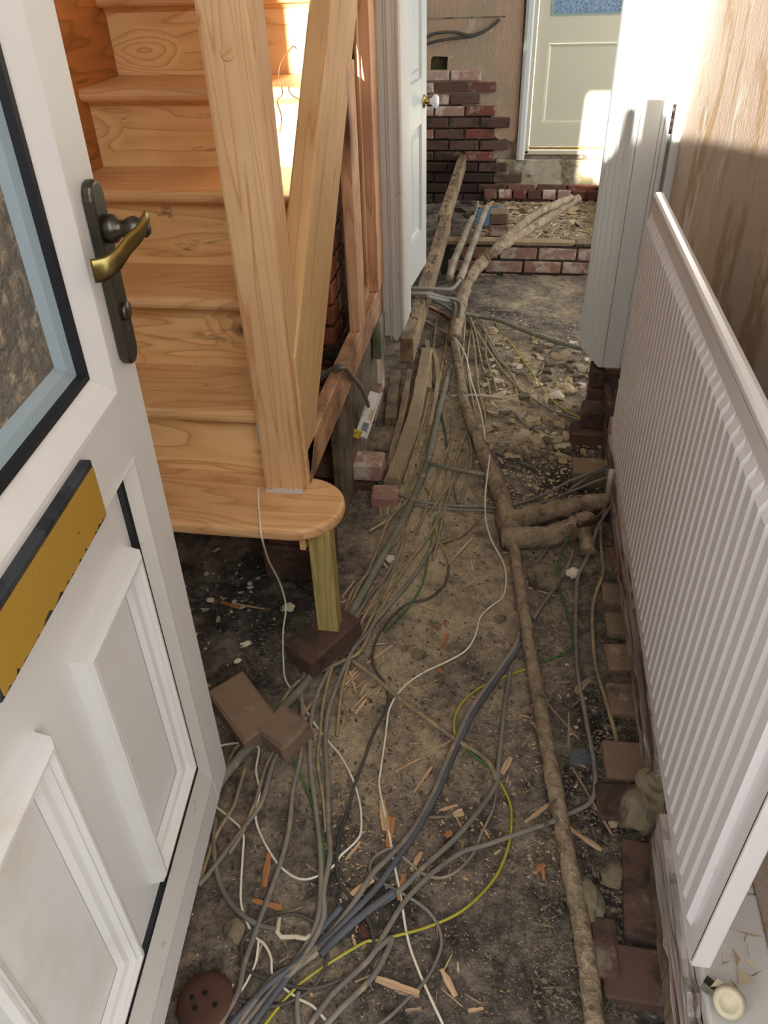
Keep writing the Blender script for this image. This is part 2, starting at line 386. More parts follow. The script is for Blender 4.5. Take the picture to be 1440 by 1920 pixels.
# ================================================================== SETTING
# ground
PATCH = [  # (x, y, rx, ry, amount) patches of sand (+) and black earth (-), metres
 (-0.20,1.9,.22,.8,.30),(-.28,2.6,.16,.6,.34),(-.30,1.15,.12,.22,.30),(.12,2.95,.24,.45,.26),(.1,4.3,.35,.35,.16),
 (.15,2.35,.22,.22,-.34),(-.75,1.6,.35,.5,-.34),(-.55,1.35,.15,.3,-.14),(.1,.85,.3,.35,-.12),(-.1,.55,.25,.25,-.10),(.3,.8,.12,.3,-.22),
 (.33,1.4,.10,.7,-.16),(.33,2.6,.10,.4,-.16),(-.35,2.05,.1,.25,-.12),(.05,1.75,.18,.35,.08),(-.25,.85,.2,.2,-.05),(.1,3.75,.3,.25,-.10),
 (.2,5.2,.5,.5,.22),(-.45,5,.4,1.2,-.3),(0,.35,.5,.25,-.22)]
def sandf(x, y):
    s = .47
    for (a, b, ra, rb, am) in PATCH: s += am * math.exp(-((x-a)/ra)**2 - ((y-b)/rb)**2)
    return s + .10 * noise.noise(Vector((x*5, y*5, 9)))
def make_ground():
    X0, X1, Y0, Y1, st = -1.9, .62, -.1, 6.45, .0145
    nx = int((X1-X0)/st); ny = int((Y1-Y0)/st); vv = []; att = []
    for j in range(ny+1):
        for i in range(nx+1):
            x = X0 + (X1-X0)*i/nx; y = Y0 + (Y1-Y0)*j/ny
            z = ground(x, y) + noise.noise(Vector((x*38, y*38, 2))) * .005 + abs(noise.noise(Vector((x*19, y*19, 7)))) * .009 - .002
            vv.append((x, y, z)); att.append(sandf(x, y))
    ff = [(j*(nx+1)+i, j*(nx+1)+i+1, (j+1)*(nx+1)+i+1, (j+1)*(nx+1)+i) for j in range(ny) for i in range(nx)]
    me = bpy.data.meshes.new('floor'); me.from_pydata(vv, [], ff); me.materials.append(M['dirt']); me.shade_smooth()
    a = me.attributes.new('sand', 'FLOAT', 'POINT'); a.data.foreach_set('value', att)
    o = bpy.data.objects.new('floor', me); COL.objects.link(o); tag(o, kind='structure'); return o
floor = make_ground()
# room shell
S = dict(kind='structure')
wall_left = MB().box((-1.45,-.1,-.1),(-1.22,2.92,2.6)).build('wall_left', M['wallplain'], **S)
ceil = MB().box((-1.45,.06,2.6),(2.4,6.6,2.7)).build('ceiling', M['upvc'], **S)
wr = MB().box((.487,.0,.215),(.62,2.692,2.6)).build('wall_right', M['wallright'], **S)
# front wall left of the doorway, with added openings that light the stairs
fw = MB().box((-1.45,-.1,-.1),(-.45,.06,1.36)); fw.box((-1.45,-.1,1.36),(-.98,.06,1.93)); fw.box((-.80,-.1,1.36),(-.45,.06,1.93)); fw.box((-.98,-.1,1.88),(-.80,.06,1.93))
fw.build('wall_front', M['wallplain'], **S)
# partition at the end of the hall
pw = MB().box((-1.75,2.745,-.1),(-.50,2.93,2.6)); pw.box((-.50,2.745,2.12),(.30,2.93,2.6)); pw.box((.49,2.72,.2),(2.4,2.93,2.6)); pw.box((.375,2.73,-.1),(2.4,2.93,.25)); pw.box((.375,2.73,2.12),(.49,2.93,2.6))
pw.build('wall_partition', M['wallplain'], **S)
MB().box((-1.9,2.93,-.2),(-1.7,6.35,2.6)).build('wall_backroom_left', M['wallplain'], **S)
rw = MB().box((2.2,2.93,-.2),(2.4,3.1,2.6)); rw.box((2.2,6.2,-.2),(2.4,6.35,2.6)); rw.box((2.2,3.1,-.2),(2.4,6.2,.3)); rw.box((2.2,3.1,2.4),(2.4,6.2,2.6))
rw.build('wall_backroom_right', M['wallplain'], **S)
MB().box((.62,2.93,-.2),(2.2,6.35,.05)).build('floor_backroom', M['block'], **S)
# ---------------------------------------------------------------- bricks
def brickmesh(L, Hh, D, seed, rough=.004, mat='brick'):
    rnd = random.Random(seed); m = MB(); m.box((-L/2, -D/2, -Hh/2), (L/2, D/2, Hh/2))
    me = bpy.data.meshes.new('brick'); me.from_pydata([v for v in m.v], [], m.f)
    bm = bmesh.new(); bm.from_mesh(me); bmesh.ops.recalc_face_normals(bm, faces=bm.faces)
    bmesh.ops.bevel(bm, geom=list(bm.edges), offset=min(.006, Hh*.12), segments=1, affect='EDGES')
    for v in bm.verts: v.co += Vector((rnd.uniform(-1,1), rnd.uniform(-1,1), rnd.uniform(-1,1))) * rough * .6
    bm.to_mesh(me); bm.free(); me.materials.append(M[mat]); return me
BR = {}
def brick(parent, c, L, Hh, D, mat='brick', rot=(0,0,0), name='brick', **kw):
    key = (round(L,3), round(Hh,3), round(D,3), mat)
    if key not in BR: BR[key] = [brickmesh(L, Hh, D, hash(key[:3]) % 999 + k, mat=mat) for k in range(3)]
    o = bpy.data.objects.new(name, random.choice(BR[key])); COL.objects.link(o)
    o.matrix_world = Matrix.Translation(Vector(c)) @ Matrix.Rotation(rot[2],4,'Z') @ Matrix.Rotation(rot[1],4,'Y') @ Matrix.Rotation(rot[0],4,'X')
    if parent is not None:
        w = o.matrix_world.copy(); o.parent = parent; o.matrix_parent_inverse = parent.matrix_world.inverted(); o.matrix_world = w
    tag(o, **kw); return o
# back wall: mortar core, coursed bricks, plaster above a ragged edge
YB = 6.35
wb = MB().box((-1.9,YB+.02,-.3),(.06,YB+.22,2.6)); wb.box((.06,YB+.02,-.3),(2.4,YB+.22,.25)); wb.box((1.0,YB+.02,.25),(2.4,YB+.22,2.6)); wb.box((.06,YB+.02,2.3),(1.0,YB+.22,2.6))
wall_back = wb.build('wall_back', M['mortarpale'], kind='structure')
zc = -.27; k = 0
while zc < .80:
    off = 0 if k % 2 else .115; x = -.98 + off
    while x < .95:
        L = .215 if zc > -.0 or True else .1
        xa, xb = x, x + L
        skip = False
        if zc > .19 and xb > .0: skip = True
        if .0 < zc < .19 and xa > -.16: skip = True          # rendered band below the door
        if zc > .55 and xa > -.36: skip = True
        if not skip and xa < .72:
            if xb > 0.0 and zc > .19: xb = 0
            dark = zc < .12 and xa < -.3  # low left bricks darkened for corner shade as well as soot
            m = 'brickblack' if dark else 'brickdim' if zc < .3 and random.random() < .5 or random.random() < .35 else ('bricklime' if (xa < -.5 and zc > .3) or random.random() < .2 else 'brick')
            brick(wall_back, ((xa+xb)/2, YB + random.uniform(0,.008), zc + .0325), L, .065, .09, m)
        x += .227
    zc += .077; k += 1
# rendered band under the back door, with ragged lower edge
pts = [(-.17,.20),(-.17,.02)]
for i in range(14): pts.append((-.17 + .075*(i+1), .0 + .02*random.uniform(-1,1)))
pts += [(.9,.02),(.9,.20)]
MB().prism([(x, YB-.03, z) for x, z in pts], (0,.08,0)).build('lime_render', M['render'], wall_back, bevel=.004)
# course of brick ends under the band
x = -.25
while x < .8:
    brick(wall_back, (x+.05, YB-.012, -.045), .1, .068, .09, random.choice(['brick','bricklime','brickdim'])); x += .112
# plaster skin
def ragged(pts, amp, step):
    out = []
    for (a, b) in zip(pts[:-1], pts[1:]):
        a = Vector(a); b = Vector(b); n = max(1, int((b-a).length/step))
        for i in range(n):
            p = a.lerp(b, i/n)
            if i: p += Vector((random.uniform(-1,1), random.uniform(-1,1))) * amp
            out.append(p)
    out.append(Vector(pts[-1])); return out
def P2(px, py, Y=YB): p = ony(px, py, Y); return (p.x, p.z)
edge = [P2(760,178)] + [P2(*q) for q in [(801,176),(815,183),(830,190),(864,194),(869,200),(884,197),(905,206),(916,214),(927,222),(931,238),(922,245),(928,256),(937,262),(948,260),(962,266),(969,258)]]
edge = ragged(edge, .006, .03)
poly = [Vector((-1.7, edge[0].y))] + edge + [Vector((-.04, 1.6)), Vector((-.04, 2.6)), Vector((-1.7, 2.6))]
hole = [Vector(P2(*q)) for q in [(808,112),(812,105),(840,106),(839,128),(833,138),(812,138),(807,130)]]
# plaster built as a strip mesh around the knocked-out hole
def plaster():
    bm = bmesh.new(); vs1 = [bm.verts.new((p.x, YB-.012, p.y)) for p in poly]; vs2 = [bm.verts.new((p.x, YB-.012, p.y)) for p in hole]
    es = [bm.edges.new((vs1[i], vs1[(i+1) % len(vs1)])) for i in range(len(vs1))] + [bm.edges.new((vs2[i], vs2[(i+1) % len(vs2)])) for i in range(len(vs2))]
    bmesh.ops.triangle_fill(bm, use_beauty=True, edges=es)
    ret = bmesh.ops.extrude_face_region(bm, geom=list(bm.faces))
    bmesh.ops.translate(bm, vec=(0,.035,0), verts=[v for v in ret['geom'] if isinstance(v, bmesh.types.BMVert)])
    bmesh.ops.recalc_face_normals(bm, faces=bm.faces)
    me = bpy.data.meshes.new('plaster'); bm.to_mesh(me); bm.free(); me.materials.append(M['wallback'])
    o = bpy.data.objects.new('plaster', me); COL.objects.link(o); o.parent = wall_back; return o
plaster()
hc = sum(hole, Vector((0,0)))/len(hole)
MB().box((hc.x-.1, YB+.015, hc.y-.1),(hc.x+.1, YB+.018, hc.y+.1)).build('hole_back', plain('dark_green_cavity','#2f2c18',.95,col2='#4a4524'), wall_back)
MB().box((-1.9, YB-.018, ony(850,33,YB).z-.004),(-.16, YB-.012, ony(850,33,YB).z+.004)).build('plaster_crack_line', M['mortar'], wall_back)
# back door set in its frame
Yd = YB - .0
d2 = empty('door_2', (.08, Yd, .27), kind='structure')
xl = ony(968,292,Yd).x; xr = ony(991,272,Yd).x
def FX(Y): return lambda u, v, h: Vector((u, Y - h, v))
m = MB(); m.prism([(xl,Yd-.035,.20),(xl+.02,Yd-.045,.20),(xl+.05,Yd-.045,.20),(xl+.06,Yd-.03,.20),(xl+.06,Yd+.05,.20),(xl,Yd+.05,.20)], (0,0,2.2))
m.build('architrave', M['gloss'], d2, bevel=.003)
MB().box((xl+.06,Yd-.02,.24),(xr,Yd+.06,2.3)).build('door_frame', M['cream'], d2, bevel=.003)
MB().box((xl+.05,Yd-.02,.235),(1.0,Yd+.06,.262)).build('door_sill', M['cream'], d2, bevel=.003)
MB().box((xr+.005,Yd-.012,.270),(.96,Yd+.0,.283)).build('draught_strip', M['goldsill'], d2, label='brass-coloured draught strip')
glz = ony(1033,30,Yd)
m = MB(); fr = FX(Yd+.005)
x1 = .93; gx0 = glz.x; gz0 = glz.z
m.fbox(xr+.004, gx0, .285, 2.25, -.04, 0, fr); m.fbox(x1-.12, x1, .285, 2.25, -.04, 0, fr); m.fbox(gx0, x1-.12, 2.1, 2.25, -.04, 0, fr)
pz1 = ony(1030,82,Yd).z; pz0 = ony(1020,232,Yd).z; px0 = ony(1023,150,Yd).x
m.fbox(gx0, x1-.12, pz1, gz0, -.04, 0, fr); m.fbox(gx0, x1-.12, .285, pz0, -.04, 0, fr)
m.build('door_leaf', M['backdoor'], d2)
MB().rings(px0, x1-.12, pz0, pz1, [(0,.004),(.008,.004),(.02,-.006)], fr).build('panel', M['backdoor'], d2)
MB().rings(gx0, x1-.12, gz0, 2.1, [(0,.004),(.012,.004),(.014,-.012)], fr, fill=False).build('glazing_bead', plain('pale_green_bead','#9db3a8',.4), d2)
MB().fbox(gx0, x1-.12, gz0, 2.1, -.02, -.014, fr).build('glass_pane', M['blueglass'], d2)
# sleeper wall between hall and back room
YS = 4.60
sw = MB().box((-.42,YS+.012,-.2),(.62,YS+.11,.098)).build('sleeper_wall', M['sootmortar'], kind='structure')
for k, (zc, xo, mat) in enumerate([(.052,-.30,'bricklime'),(-.028,-.38,'bricklime')]):
    x = xo
    while x < .5:
        brick(sw, (x+.108, YS+.05, zc+.0), .214, .068, .095, mat); x += .226
x = -.20
for i, gx in enumerate([-.20,-.06,.115,.27,.4]):
    brick(sw, (gx+.06, YS+.05, -.098), .105, .05, .09, 'bricklime')
pl = [(-.42,YS-.005),(-.1,YS+.003),(.1,YS-.004),(.33,YS+.004),(.36,YS+.02),(.34,YS+.06),(.2,YS+.085),(-.42,YS+.09)]
wp = MB().prism([(x,y,.10) for x,y in pl], (0,0,.022)).build('wall_plate', M['lath'], None, bevel=.004, label='thin sandy timber plate lying on top of the low brick wall', cat='timber')
MB().box((.36,YS,.10),(.52,YS+.09,.118)).build('wall_plate', M['oldboard'], None, bevel=.004, label='short dark rotten timber end on the low brick wall beside the white door frame', cat='timber')
# right-hand footing: brick face with peeling painted plaster
wf = MB().box((.398,0,-.15),(.62,2.72,.215)).build('wall_right_footing', M['sootmortar'], kind='structure')
for k in range(4):
    z = -.1 + .077*k; y = .1 + (.11 if k % 2 else 0)
    while y < 2.7:
        brick(wf, (.42, y+.1, z+.032), .215, .066, .085, 'bricklime' if random.random() < .5 else 'brickdim', rot=(0,0,math.pi/2)); y += .226
def strip(y0, y1, z0, z1, x, nm, mat, seed):
    r = random.Random(seed); n = int((y1-y0)/.03)+1; top = []; bot = []
    for i in range(n+1):
        y = y0 + (y1-y0)*i/n
        bot.append((x + r.uniform(-.003,.003), y, z0 + r.uniform(-.012,.012))); top.append((x + r.uniform(-.003,.003), y, z1 + r.uniform(-.010,.010)))
    return MB().prism(bot + top[::-1], (.02,0,0)).build(nm, mat, wf)
strip(1.06,2.34,.075,.135,.366,'peeling_batten',M['peeled'],3)
strip(1.0,2.3,.14,.205,.358,'peeling_batten',M['peeled'],5)
strip(1.15,2.2,.02,.07,.374,'peeling_batten',M['peeled'],6)
strip(.15,.93,.02,.1,.358,'peeling_batten',M['oldboard'],8)
strip(.15,.9,.11,.2,.350,'peeling_batten',M['peeled'],9)
# lumps of old plaster where the strip breaks off
def rock(c, r, seed, flat=.6, mat='stone', sub=2, name=None, parent=None, **kw):
    bm = bmesh.new(); bmesh.ops.create_icosphere(bm, subdivisions=sub, radius=1.0); rr = random.Random(seed); off = Vector((rr.uniform(0,50),)*3)
    ax = Vector((1, rr.uniform(.6,1), flat))
    for v in bm.verts:
        d = v.co.normalized(); q = 1 + .55*noise.noise(d*1.6+off) + .2*noise.noise(d*4+off)
        q = min(q, 1.12)
        v.co = Vector((d.x*ax.x, d.y*ax.y, d.z*ax.z)) * q * r
    me = bpy.data.meshes.new(name or 'stone'); bm.to_mesh(me); bm.free(); me.materials.append(M[mat] if isinstance(mat, str) else mat)
    o = bpy.data.objects.new(name or 'stone', me); COL.objects.link(o)
    o.matrix_world = Matrix.Translation(Vector(c)) @ Matrix.Rotation(rr.uniform(0,6.28),4,'Z') @ Matrix.Rotation(rr.uniform(-.25,.25),4,'X')
    if parent is not None: w = o.matrix_world.copy(); o.parent = parent; o.matrix_parent_inverse = parent.matrix_world.inverted(); o.matrix_world = w
    tag(o, **kw); return o
rock((.385,1.0,.12),.060,4,.9,'block',3,'plaster_lump',wf)
rock((.362,1.02,.03),.06,9,.8,'block',3,'plaster_lump',wf)
# white painted ledge under the radiator and at the wall foot
MB().box((.372,.0,.19),(.487,.75,.226)).build('trim_1', M['oldpaint'], kind='structure', bevel=.006)
MB().box((.42,.75,.19),(.487,2.69,.222)).build('trim_2', M['oldpaint'], kind='structure', bevel=.006)
# ================================================================== FRONT DOOR (open, seen from outside)
p0 = onz(425,1440,.27); dd = pix(800,-100); dd.z = 0; dd.normalize()
n0 = Vector((dd.y,-dd.x,0)); upd = (Vector((0,0,1)) + .017*n0).normalized(); nd = dd.cross(upd)
def FD(s, v, h): return p0 - dd*s + upd*v + nd*h
WD, HD = .76, 2.0
door = empty('front_door', p0 - dd*WD, 'white plastic front door standing open at the left, with glazed top and two moulded panels', 'door')
a, b_ = .072, .118
m = MB()
m.fbox(0,a,0,HD,-.055,0,FD); m.fbox(WD-a,WD,0,HD,-.055,0,FD); m.fbox(a,WD-a,0,.07,-.055,0,FD); m.fbox(a,WD-a,HD-.07,HD,-.055,0,FD)
m.build('leaf_frame', M['upvc'], door, bevel=.0025)
def rings2(mb, u0,u1,v0,v1, prof, fill=False, top=1.0):
    o = []
    for iu, iv, h in prof:
        for u, v in ((u0+iu, v0+iv), (u1-iu, v0+iv), (u1-iu, v1-iv*top), (u0+iu, v1-iv*top)): o.append(FD(u, v, h))
    n = len(prof); fs = [(i*4+k, i*4+(k+1)%4, (i+1)*4+(k+1)%4, (i+1)*4+k) for i in range(n-1) for k in range(4)]
    if fill: fs.append(tuple((n-1)*4+k for k in range(4)))
    mb.add(o, fs)
m = MB(); rings2(m, a, WD-a, .85, HD-.07, [(0,0,0),(.004,.004,.004),(.012,.010,.004),(b_-a,.044,-.012)])
m.build('glazing_frame', M['upvc'], door)
m = MB(); rings2(m, b_, WD-b_, .894, HD-.114, [(0,0,-.013),(.001,.001,-.008),(.008,.008,-.009),(.010,.010,-.022)])
m.build('gasket', M['gasket'], door)
m = MB(); rings2(m, b_+.009, WD-b_-.009, .903, HD-.123, [(0,0,-.018),(.012,.012,-.022),(.022,.022,-.032)])
m.build('reflection_ring', plain('reflected_frame_blue','#8b9ba3',.25), door)  # blue-grey ring paints the far frame's reflection at the glass edge
MB().fbox(b_+.03, WD-b_-.03, .922, HD-.14, -.034, -.030, FD).build('glass_pane', M['glass'], door)
MB().fbox(.07, WD-.07, .765, .852, -.055, .001, FD).build('mid_rail', M['upvc'], door, bevel=.002)
m = MB(); rings2(m, a, WD-a, .07, .765, [(0,0,0),(.004,.006,.004),(.012,.016,.004),(b_-a-.008,.085,-.009)], top=.04)
m.build('lower_panel_frame', M['upvcdirty'], door)
m = MB(); rings2(m, b_-.010, WD-b_+.010, .153, .775, [(0,0,-.010),(.003,.003,-.004),(.010,.010,-.005),(.012,.012,-.016)])
m.build('gasket', M['gasket'], door)
MB().fbox(b_-.002, WD-b_+.002, .16, .775, -.03, -.012, FD).build('lower_panel', M['upvc'], door)
for s0 in (.134, .424):
    m = MB(); m.rings(s0, s0+.20, .20, .665, [(0,-.012),(.003,.006),(.010,.010),(.014,.010),(.017,.004),(.022,.006),(.026,-.001),(.034,-.003),(.040,-.010)], FD, fill=False)
    m.build('panel_moulding', M['upvc'], door)
    MB().rings(s0+.04, s0+.16, .24, .625, [(0,-.0105),(.01,-.0105)], FD).build('panel_field', M['upvc'], door)
# letter plate
m = MB(); m.fbox(.208,.475,.770,.846,0,.013,FD); lp = m.build('letter_plate', M['steel'], door, bevel=.002)
m = MB()
n = 60; bot = []; 
for i in range(n+1): bot.append((.213 + .257*i/n, .7745 + random.uniform(0,.007)*(1 if random.random() < .55 else .15)))
poly_ = [FD(s, v, .0132) for s, v in bot] + [FD(.470,.838,.0132), FD(.213,.838,.0132)]
MB().prism(poly_, nd*.0022).build('flap', M['gold'], lp, label='worn gold flap with chipped lower edge')
# handle set
m = MB(); pl_ = []
for i in range(9):
    th = math.pi*i/8; pl_.append((.031+.0185*math.cos(th), 1.068+.0185*math.sin(th)))
for i in range(9):
    th = math.pi+math.pi*i/8; pl_.append((.031+.0185*math.cos(th), .892+.0185*math.sin(th)))
hp = MB().prism([FD(s,v,0) for s,v in pl_], nd*.013).build('handle_plate', M['bronze'], door, bevel=.004, seg=3)
MB().lathe([(.011,.0),(.0115,.006),(.011,.008)], FD(.031,.940,.010), nd, 16).build('lock_cylinder', M['bronze'], hp)
MB().fbox(.0265,.0355,.915,.935,.0115,.0135,FD).build('lock_plug', M['steel'], hp, bevel=.002)
hub = FD(.031,1.035,.012)
MB().lathe([(.0155,0),(.0155,.010),(.0145,.013),(.0095,.017),(.009,.022),(.012,.027),(.0135,.033),(.0115,.040),(.009,.043),(.010,.046),(.006,.050)], hub, nd, 20).build('handle_neck', M['bronze'], hp)
pts = [FD(.030,1.030,.046), FD(.020,1.036,.050), FD(.022,1.044,.058), FD(.034,1.044,.060), FD(.052,1.036,.057), FD(.070,1.030,.050), FD(.086,1.020,.042), FD(.097,1.014,.032), FD(.103,1.012,.018)]
pts = smoothline(pts, 5)
wf_ = lambda t: .007 + .006*t
m = MB(); o = []
for i, p in enumerate(pts):
    t_ = (pts[min(i+1,len(pts)-1)] - pts[max(i-1,0)]).normalized(); w_ = wf_(i/(len(pts)-1)); th = .0032
    side = upd; nn = t_.cross(side).normalized()
    for k in range(10):
        an = 2*math.pi*k/10; o.append(p + side*math.cos(an)*w_ + nn*math.sin(an)*th)
nn_ = len(pts); fs = [(i*10+k, i*10+(k+1)%10, (i+1)*10+(k+1)%10, (i+1)*10+k) for i in range(nn_-1) for k in range(10)] + [tuple(range(9,-1,-1)), tuple(range((nn_-1)*10, nn_*10))]
m.add(o, fs); m.sm = True; m.build('lever', M['brass'], hp, label='scrolled aged brass lever')
# ================================================================== STAIRCASE
stair = empty('staircase', (-.85,1.6,.25), 'stripped pine staircase with closed string and square newel post on the left', 'stairs')
NOSE = [1.333,1.530,1.726,1.932,2.150,2.36,2.57,2.78]; XR = -.515
def nosepts(y, z, th=.032, yb=None):
    r = th/2; o = []
    for i in range(7):
        an = math.pi/2 + math.pi*i/6; o.append((y + r + r*math.cos(an), z - r + r*math.sin(an)))
    return o
for i, y in enumerate(NOSE[:7]):
    z = .46 + .2*i; yb = NOSE[i+1] + .055
    if i == 0:
        out = [(-1.21,1.349)]
        cx_, cy_, R_ = -.475,1.462,.115
        out = [(-1.21,cy_-R_-.002)] + [(cx_+R_*math.cos(t), cy_+R_*math.sin(t)) for t in [(-90+180*k/20)*math.pi/180 for k in range(21)]] + [(-.50,1.60),(-1.21,1.60)]
        MB().prism([(a1,b1,z-.034) for a1,b1 in out], (0,0,.034)).build('tread', M['pinetread'], stair, bevel=.012, seg=4, label='bottom tread with rounded end')
        continue
    pr_ = nosepts(y, z); prof = [(a1,b1) for a1,b1 in pr_] + [(yb, z-.032),(yb, z)]
    MB().prism([(-1.21,a1,b1) for a1,b1 in prof], (XR+1.21-.0,0,0)).build('tread', M['pinetread'], stair, bevel=.002)
for i, y in enumerate(NOSE[:7]):
    if i == 0: continue
    z = .46 + .2*i
    MB().box((-1.21,y+.045,z-.2),(XR,y+.063,z-.032)).build('riser', M['pine'], stair, bevel=.001)
    if i >= 2: MB().prism([(-1.21,y+.030,z-.032),(-1.21,y+.045,z-.046),(-1.21,y+.045,z-.032)], (XR+1.21,0,0)).build('scotia_moulding', M['pinetread'], stair)
MB().box((-1.21,1.62,.60),(XR,1.64,.63)).build('bearer', M['oldboard'], stair)
sy = lambda y: .845 + 1.055*(y-1.563)
sb_ = lambda y: .480 + 1.035*(y-1.556)
MB().prism([(-.518,1.53,sb_(1.53)),(-.518,3.0,sb_(3.0)),(-.518,3.0,sy(3.0)),(-.518,1.53,sy(1.53))], (.056,0,0)).build('outer_string', M['pinestring'], stair, bevel=.006)
MB().prism([(-1.225,1.36,.15),(-1.225,3.0,1.75),(-1.225,3.0,2.45),(-1.225,1.36,.80)], (.055,0,0)).build('wall_string', wood('dark_pine_string',1,'#b0733a','#96602e','#7a4a20',ringk=10,rough=.5), stair, bevel=.004)
m = MB(); bx0, bx1, by0, by1 = -.567,-.468,1.497,1.596
newel = m.box((bx0,by0,.46),(bx1,by1,2.3)).build('newel_post', M['pinepost'], stair, bevel=.009)
pg = ony(426,100,1.497)
MB().lathe([(.0125,0),(.0125,.0012),(.011,.0016)], (pg.x,1.497,pg.z), (0,-1,0), 24).build('dowel_plug', M['pinetread'], newel)
rg = []
for i in range(25):
    rg.append((bx0+.002 + (bx1-bx0-.004)*i/24, .4605 + .010 + random.uniform(-.005,.008)))
MB().prism([(bx0+.002,by0-.0008,.4605),(bx1-.002,by0-.0008,.4605)] + [(x,by0-.0008,z) for x,z in rg[::-1]], (0,.002,0)).build('paint_smear', M['oldpaint'], newel, label='white paint smear at the foot')
# spandrel frame below the string
MB().box((-.498,1.545,.455),(-.462,2.722,.558)).build('bottom_rail', M['pinerail'], stair, bevel=.003)
MB().box((-.494,2.255,.558),(-.460,2.365,sb_(2.25)+.1)).build('stile', M['pineframe'], stair, bevel=.003)
MB().box((-.500,2.365,.56),(-.486,2.58,.585)).build('bead', M['pinerail'], stair)
m = MB().box((-.494,2.60,.558),(-.456,2.715,sb_(2.6)+.3)); m.box((-.502,2.575,.56),(-.488,2.60,1.7)); m.build('stile', M['pineframe'], stair, bevel=.004)
# stub post and packing under bottom tread
sp0 = onz(603,1178,.103)
stub = MB().box((-.437,1.385,.103),(-.382,1.432,.430)).build('stub_post', M['greenwood'], None, bevel=.002, label='short greenish treated timber post propping the rounded stair tread', cat='post')
MB().box((-.455,1.372,.385),(-.440,1.43,.428)).build('packing_piece', M['pinetread'], None, bevel=.002, label='small pine packing piece wedged beside the treated prop under the tread', cat='timber')
# brick pier behind the string
pier = MB().box((-1.1,2.535,-.1),(-.612,2.74,.84)).build('brick_pier', M['sootmortar'], kind='structure')
zc = .0; k = 0
while zc < .82:
    L = .215 if k % 2 == 0 else .1
    mm_ = 'brickpier' if zc < .78 else 'bricklime'
    brick(pier, (-.604 - L/2, 2.56, zc+.033), L, .066, .1, mm_)
    brick(pier, (-.604 - L - .012 - .1075, 2.56, zc+.033), .215, .066, .1, 'brickdim')
    brick(pier, (-.655, 2.70, zc+.033), .1, .066, .13, 'bricklime')
    zc += .0775; k += 1
rock((-.66,2.58,.855),.045,12,.8,'mortarpale',3,'mortar_lump',pier)
rock((-.60,2.50,.37),.05,13,.7,'soot',3,'soot_lump',pier)
rock((-.70,2.47,.36),.06,14,.7,'soot',3,'soot_lump',pier)
MB().box((-.520,2.0,.0),(-.492,2.70,.452)).build('weathered_plank', M['oldboard'], None, bevel=.004, label='dark weathered plank on edge below the pine rail of the stair', cat='timber')
MB().box((-.488,2.60,.30),(-.455,2.70,.452)).build('skirting_stub', plain('green_stained_paint','#4f5a35',.7,col2='#8d8a78'), None, bevel=.003, label='short green-stained skirting stub beside the foot of the left door casing', cat='trim')
# ================================================================== LEFT DOOR CASING and PANELLED DOOR
d1 = empty('door_1', (-.43,2.72,.33), kind='structure')
def profz(prof, z0, z1, ragg=0, nseg=1):
    return MB().prism([(x,y,z0) for x,y in prof], (0,0,z1-z0))
cas = [(-.487,2.80),(-.487,2.728),(-.480,2.722),(-.438,2.722),(-.434,2.717),(-.430,2.722),(-.425,2.716),(-.412,2.716),(-.408,2.722),(-.400,2.722),(-.397,2.712),(-.388,2.708),(-.382,2.714),(-.382,2.80)]
cz = []
m = MB(); nC = len(cas); rb = [.335 + random.uniform(-.012,.02) for _ in cas]; rb[-1] = rb[-2] = .375; rb[-3] = .372; rb[-4] = .35
m.add([(x,y,rb[i]) for i,(x,y) in enumerate(cas)] + [(x,y,2.2) for x,y in cas], [(i,(i+1)%nC,nC+(i+1)%nC,nC+i) for i in range(nC)] + [tuple(range(nC))])
m.build('casing', M['oldpaint'], d1, label='flaking white casing with rotted foot')
MB().box((-.425,2.80,.36),(-.385,2.93,2.2)).build('door_lining', M['oldpaint'], d1, bevel=.002)
MB().box((-.512,2.70,.34),(-.486,2.78,.50)).build('rotten_foot', M['chiporange'], d1, bevel=.004)
# leaf
F0 = Vector((-.4255,3.835,.247)); F1 = Vector((-.500,3.03,.247)); ev = (F1-F0); LW = ev.length; ev.normalize(); en = Vector((-ev.y, ev.x, 0)); en = en if en.x > 0 else -en
def FL(s, v, h): return F0 + ev*s + Vector((0,0,v)) + en*h
leafd = empty('panelled_door', F1, 'white moulded panel door standing open into the far room', 'door')
m = MB(); stiles = [(0,.105),(.105+.215,.105+.215+.075),(LW-.11,LW)]
for s0, s1 in stiles: m.fbox(s0, s1, 0, 1.98, -.045, 0, FL)
m.fbox(.1, LW-.1, .1, 1.9, -.045, -.017, FL)
vr = [(0,.19),(.655,.83),(1.5,1.6),(1.86,1.98)]
for v0, v1 in vr: m.fbox(.1, LW-.1, v0, v1, -.0395, -.0003, FL)
m.build('leaf', M['doorpaint'], leafd)
for (s0,s1) in ((.105,.32),(.395,LW-.11)):
    for (v0,v1) in ((.19,.655),(.83,1.5),(1.6,1.86)):
        MB().rings(s0,s1,v0,v1,[(0,-.0002),(.006,-.012),(.016,-.016),(.026,-.016),(.044,-.004),(.048,-.004)],FL).build('panel', M['doorpaint'], leafd)
kp = FL(.058,.735,0)
kn = MB().lathe([(.028,0),(.028,.002),(.024,.005),(.012,.007),(.0095,.012),(.0095,.028)], kp, en, 20).build('knob_rose', M['shinybrass'], leafd, label='brass rose')
MB().lathe([(.010,.026),(.012,.03),(.015,.036),(.0255,.044),(.029,.052),(.027,.060),(.018,.066),(0,.068)], kp, en, 24).build('door_knob', M['porcelain'], kn, label='white porcelain knob')
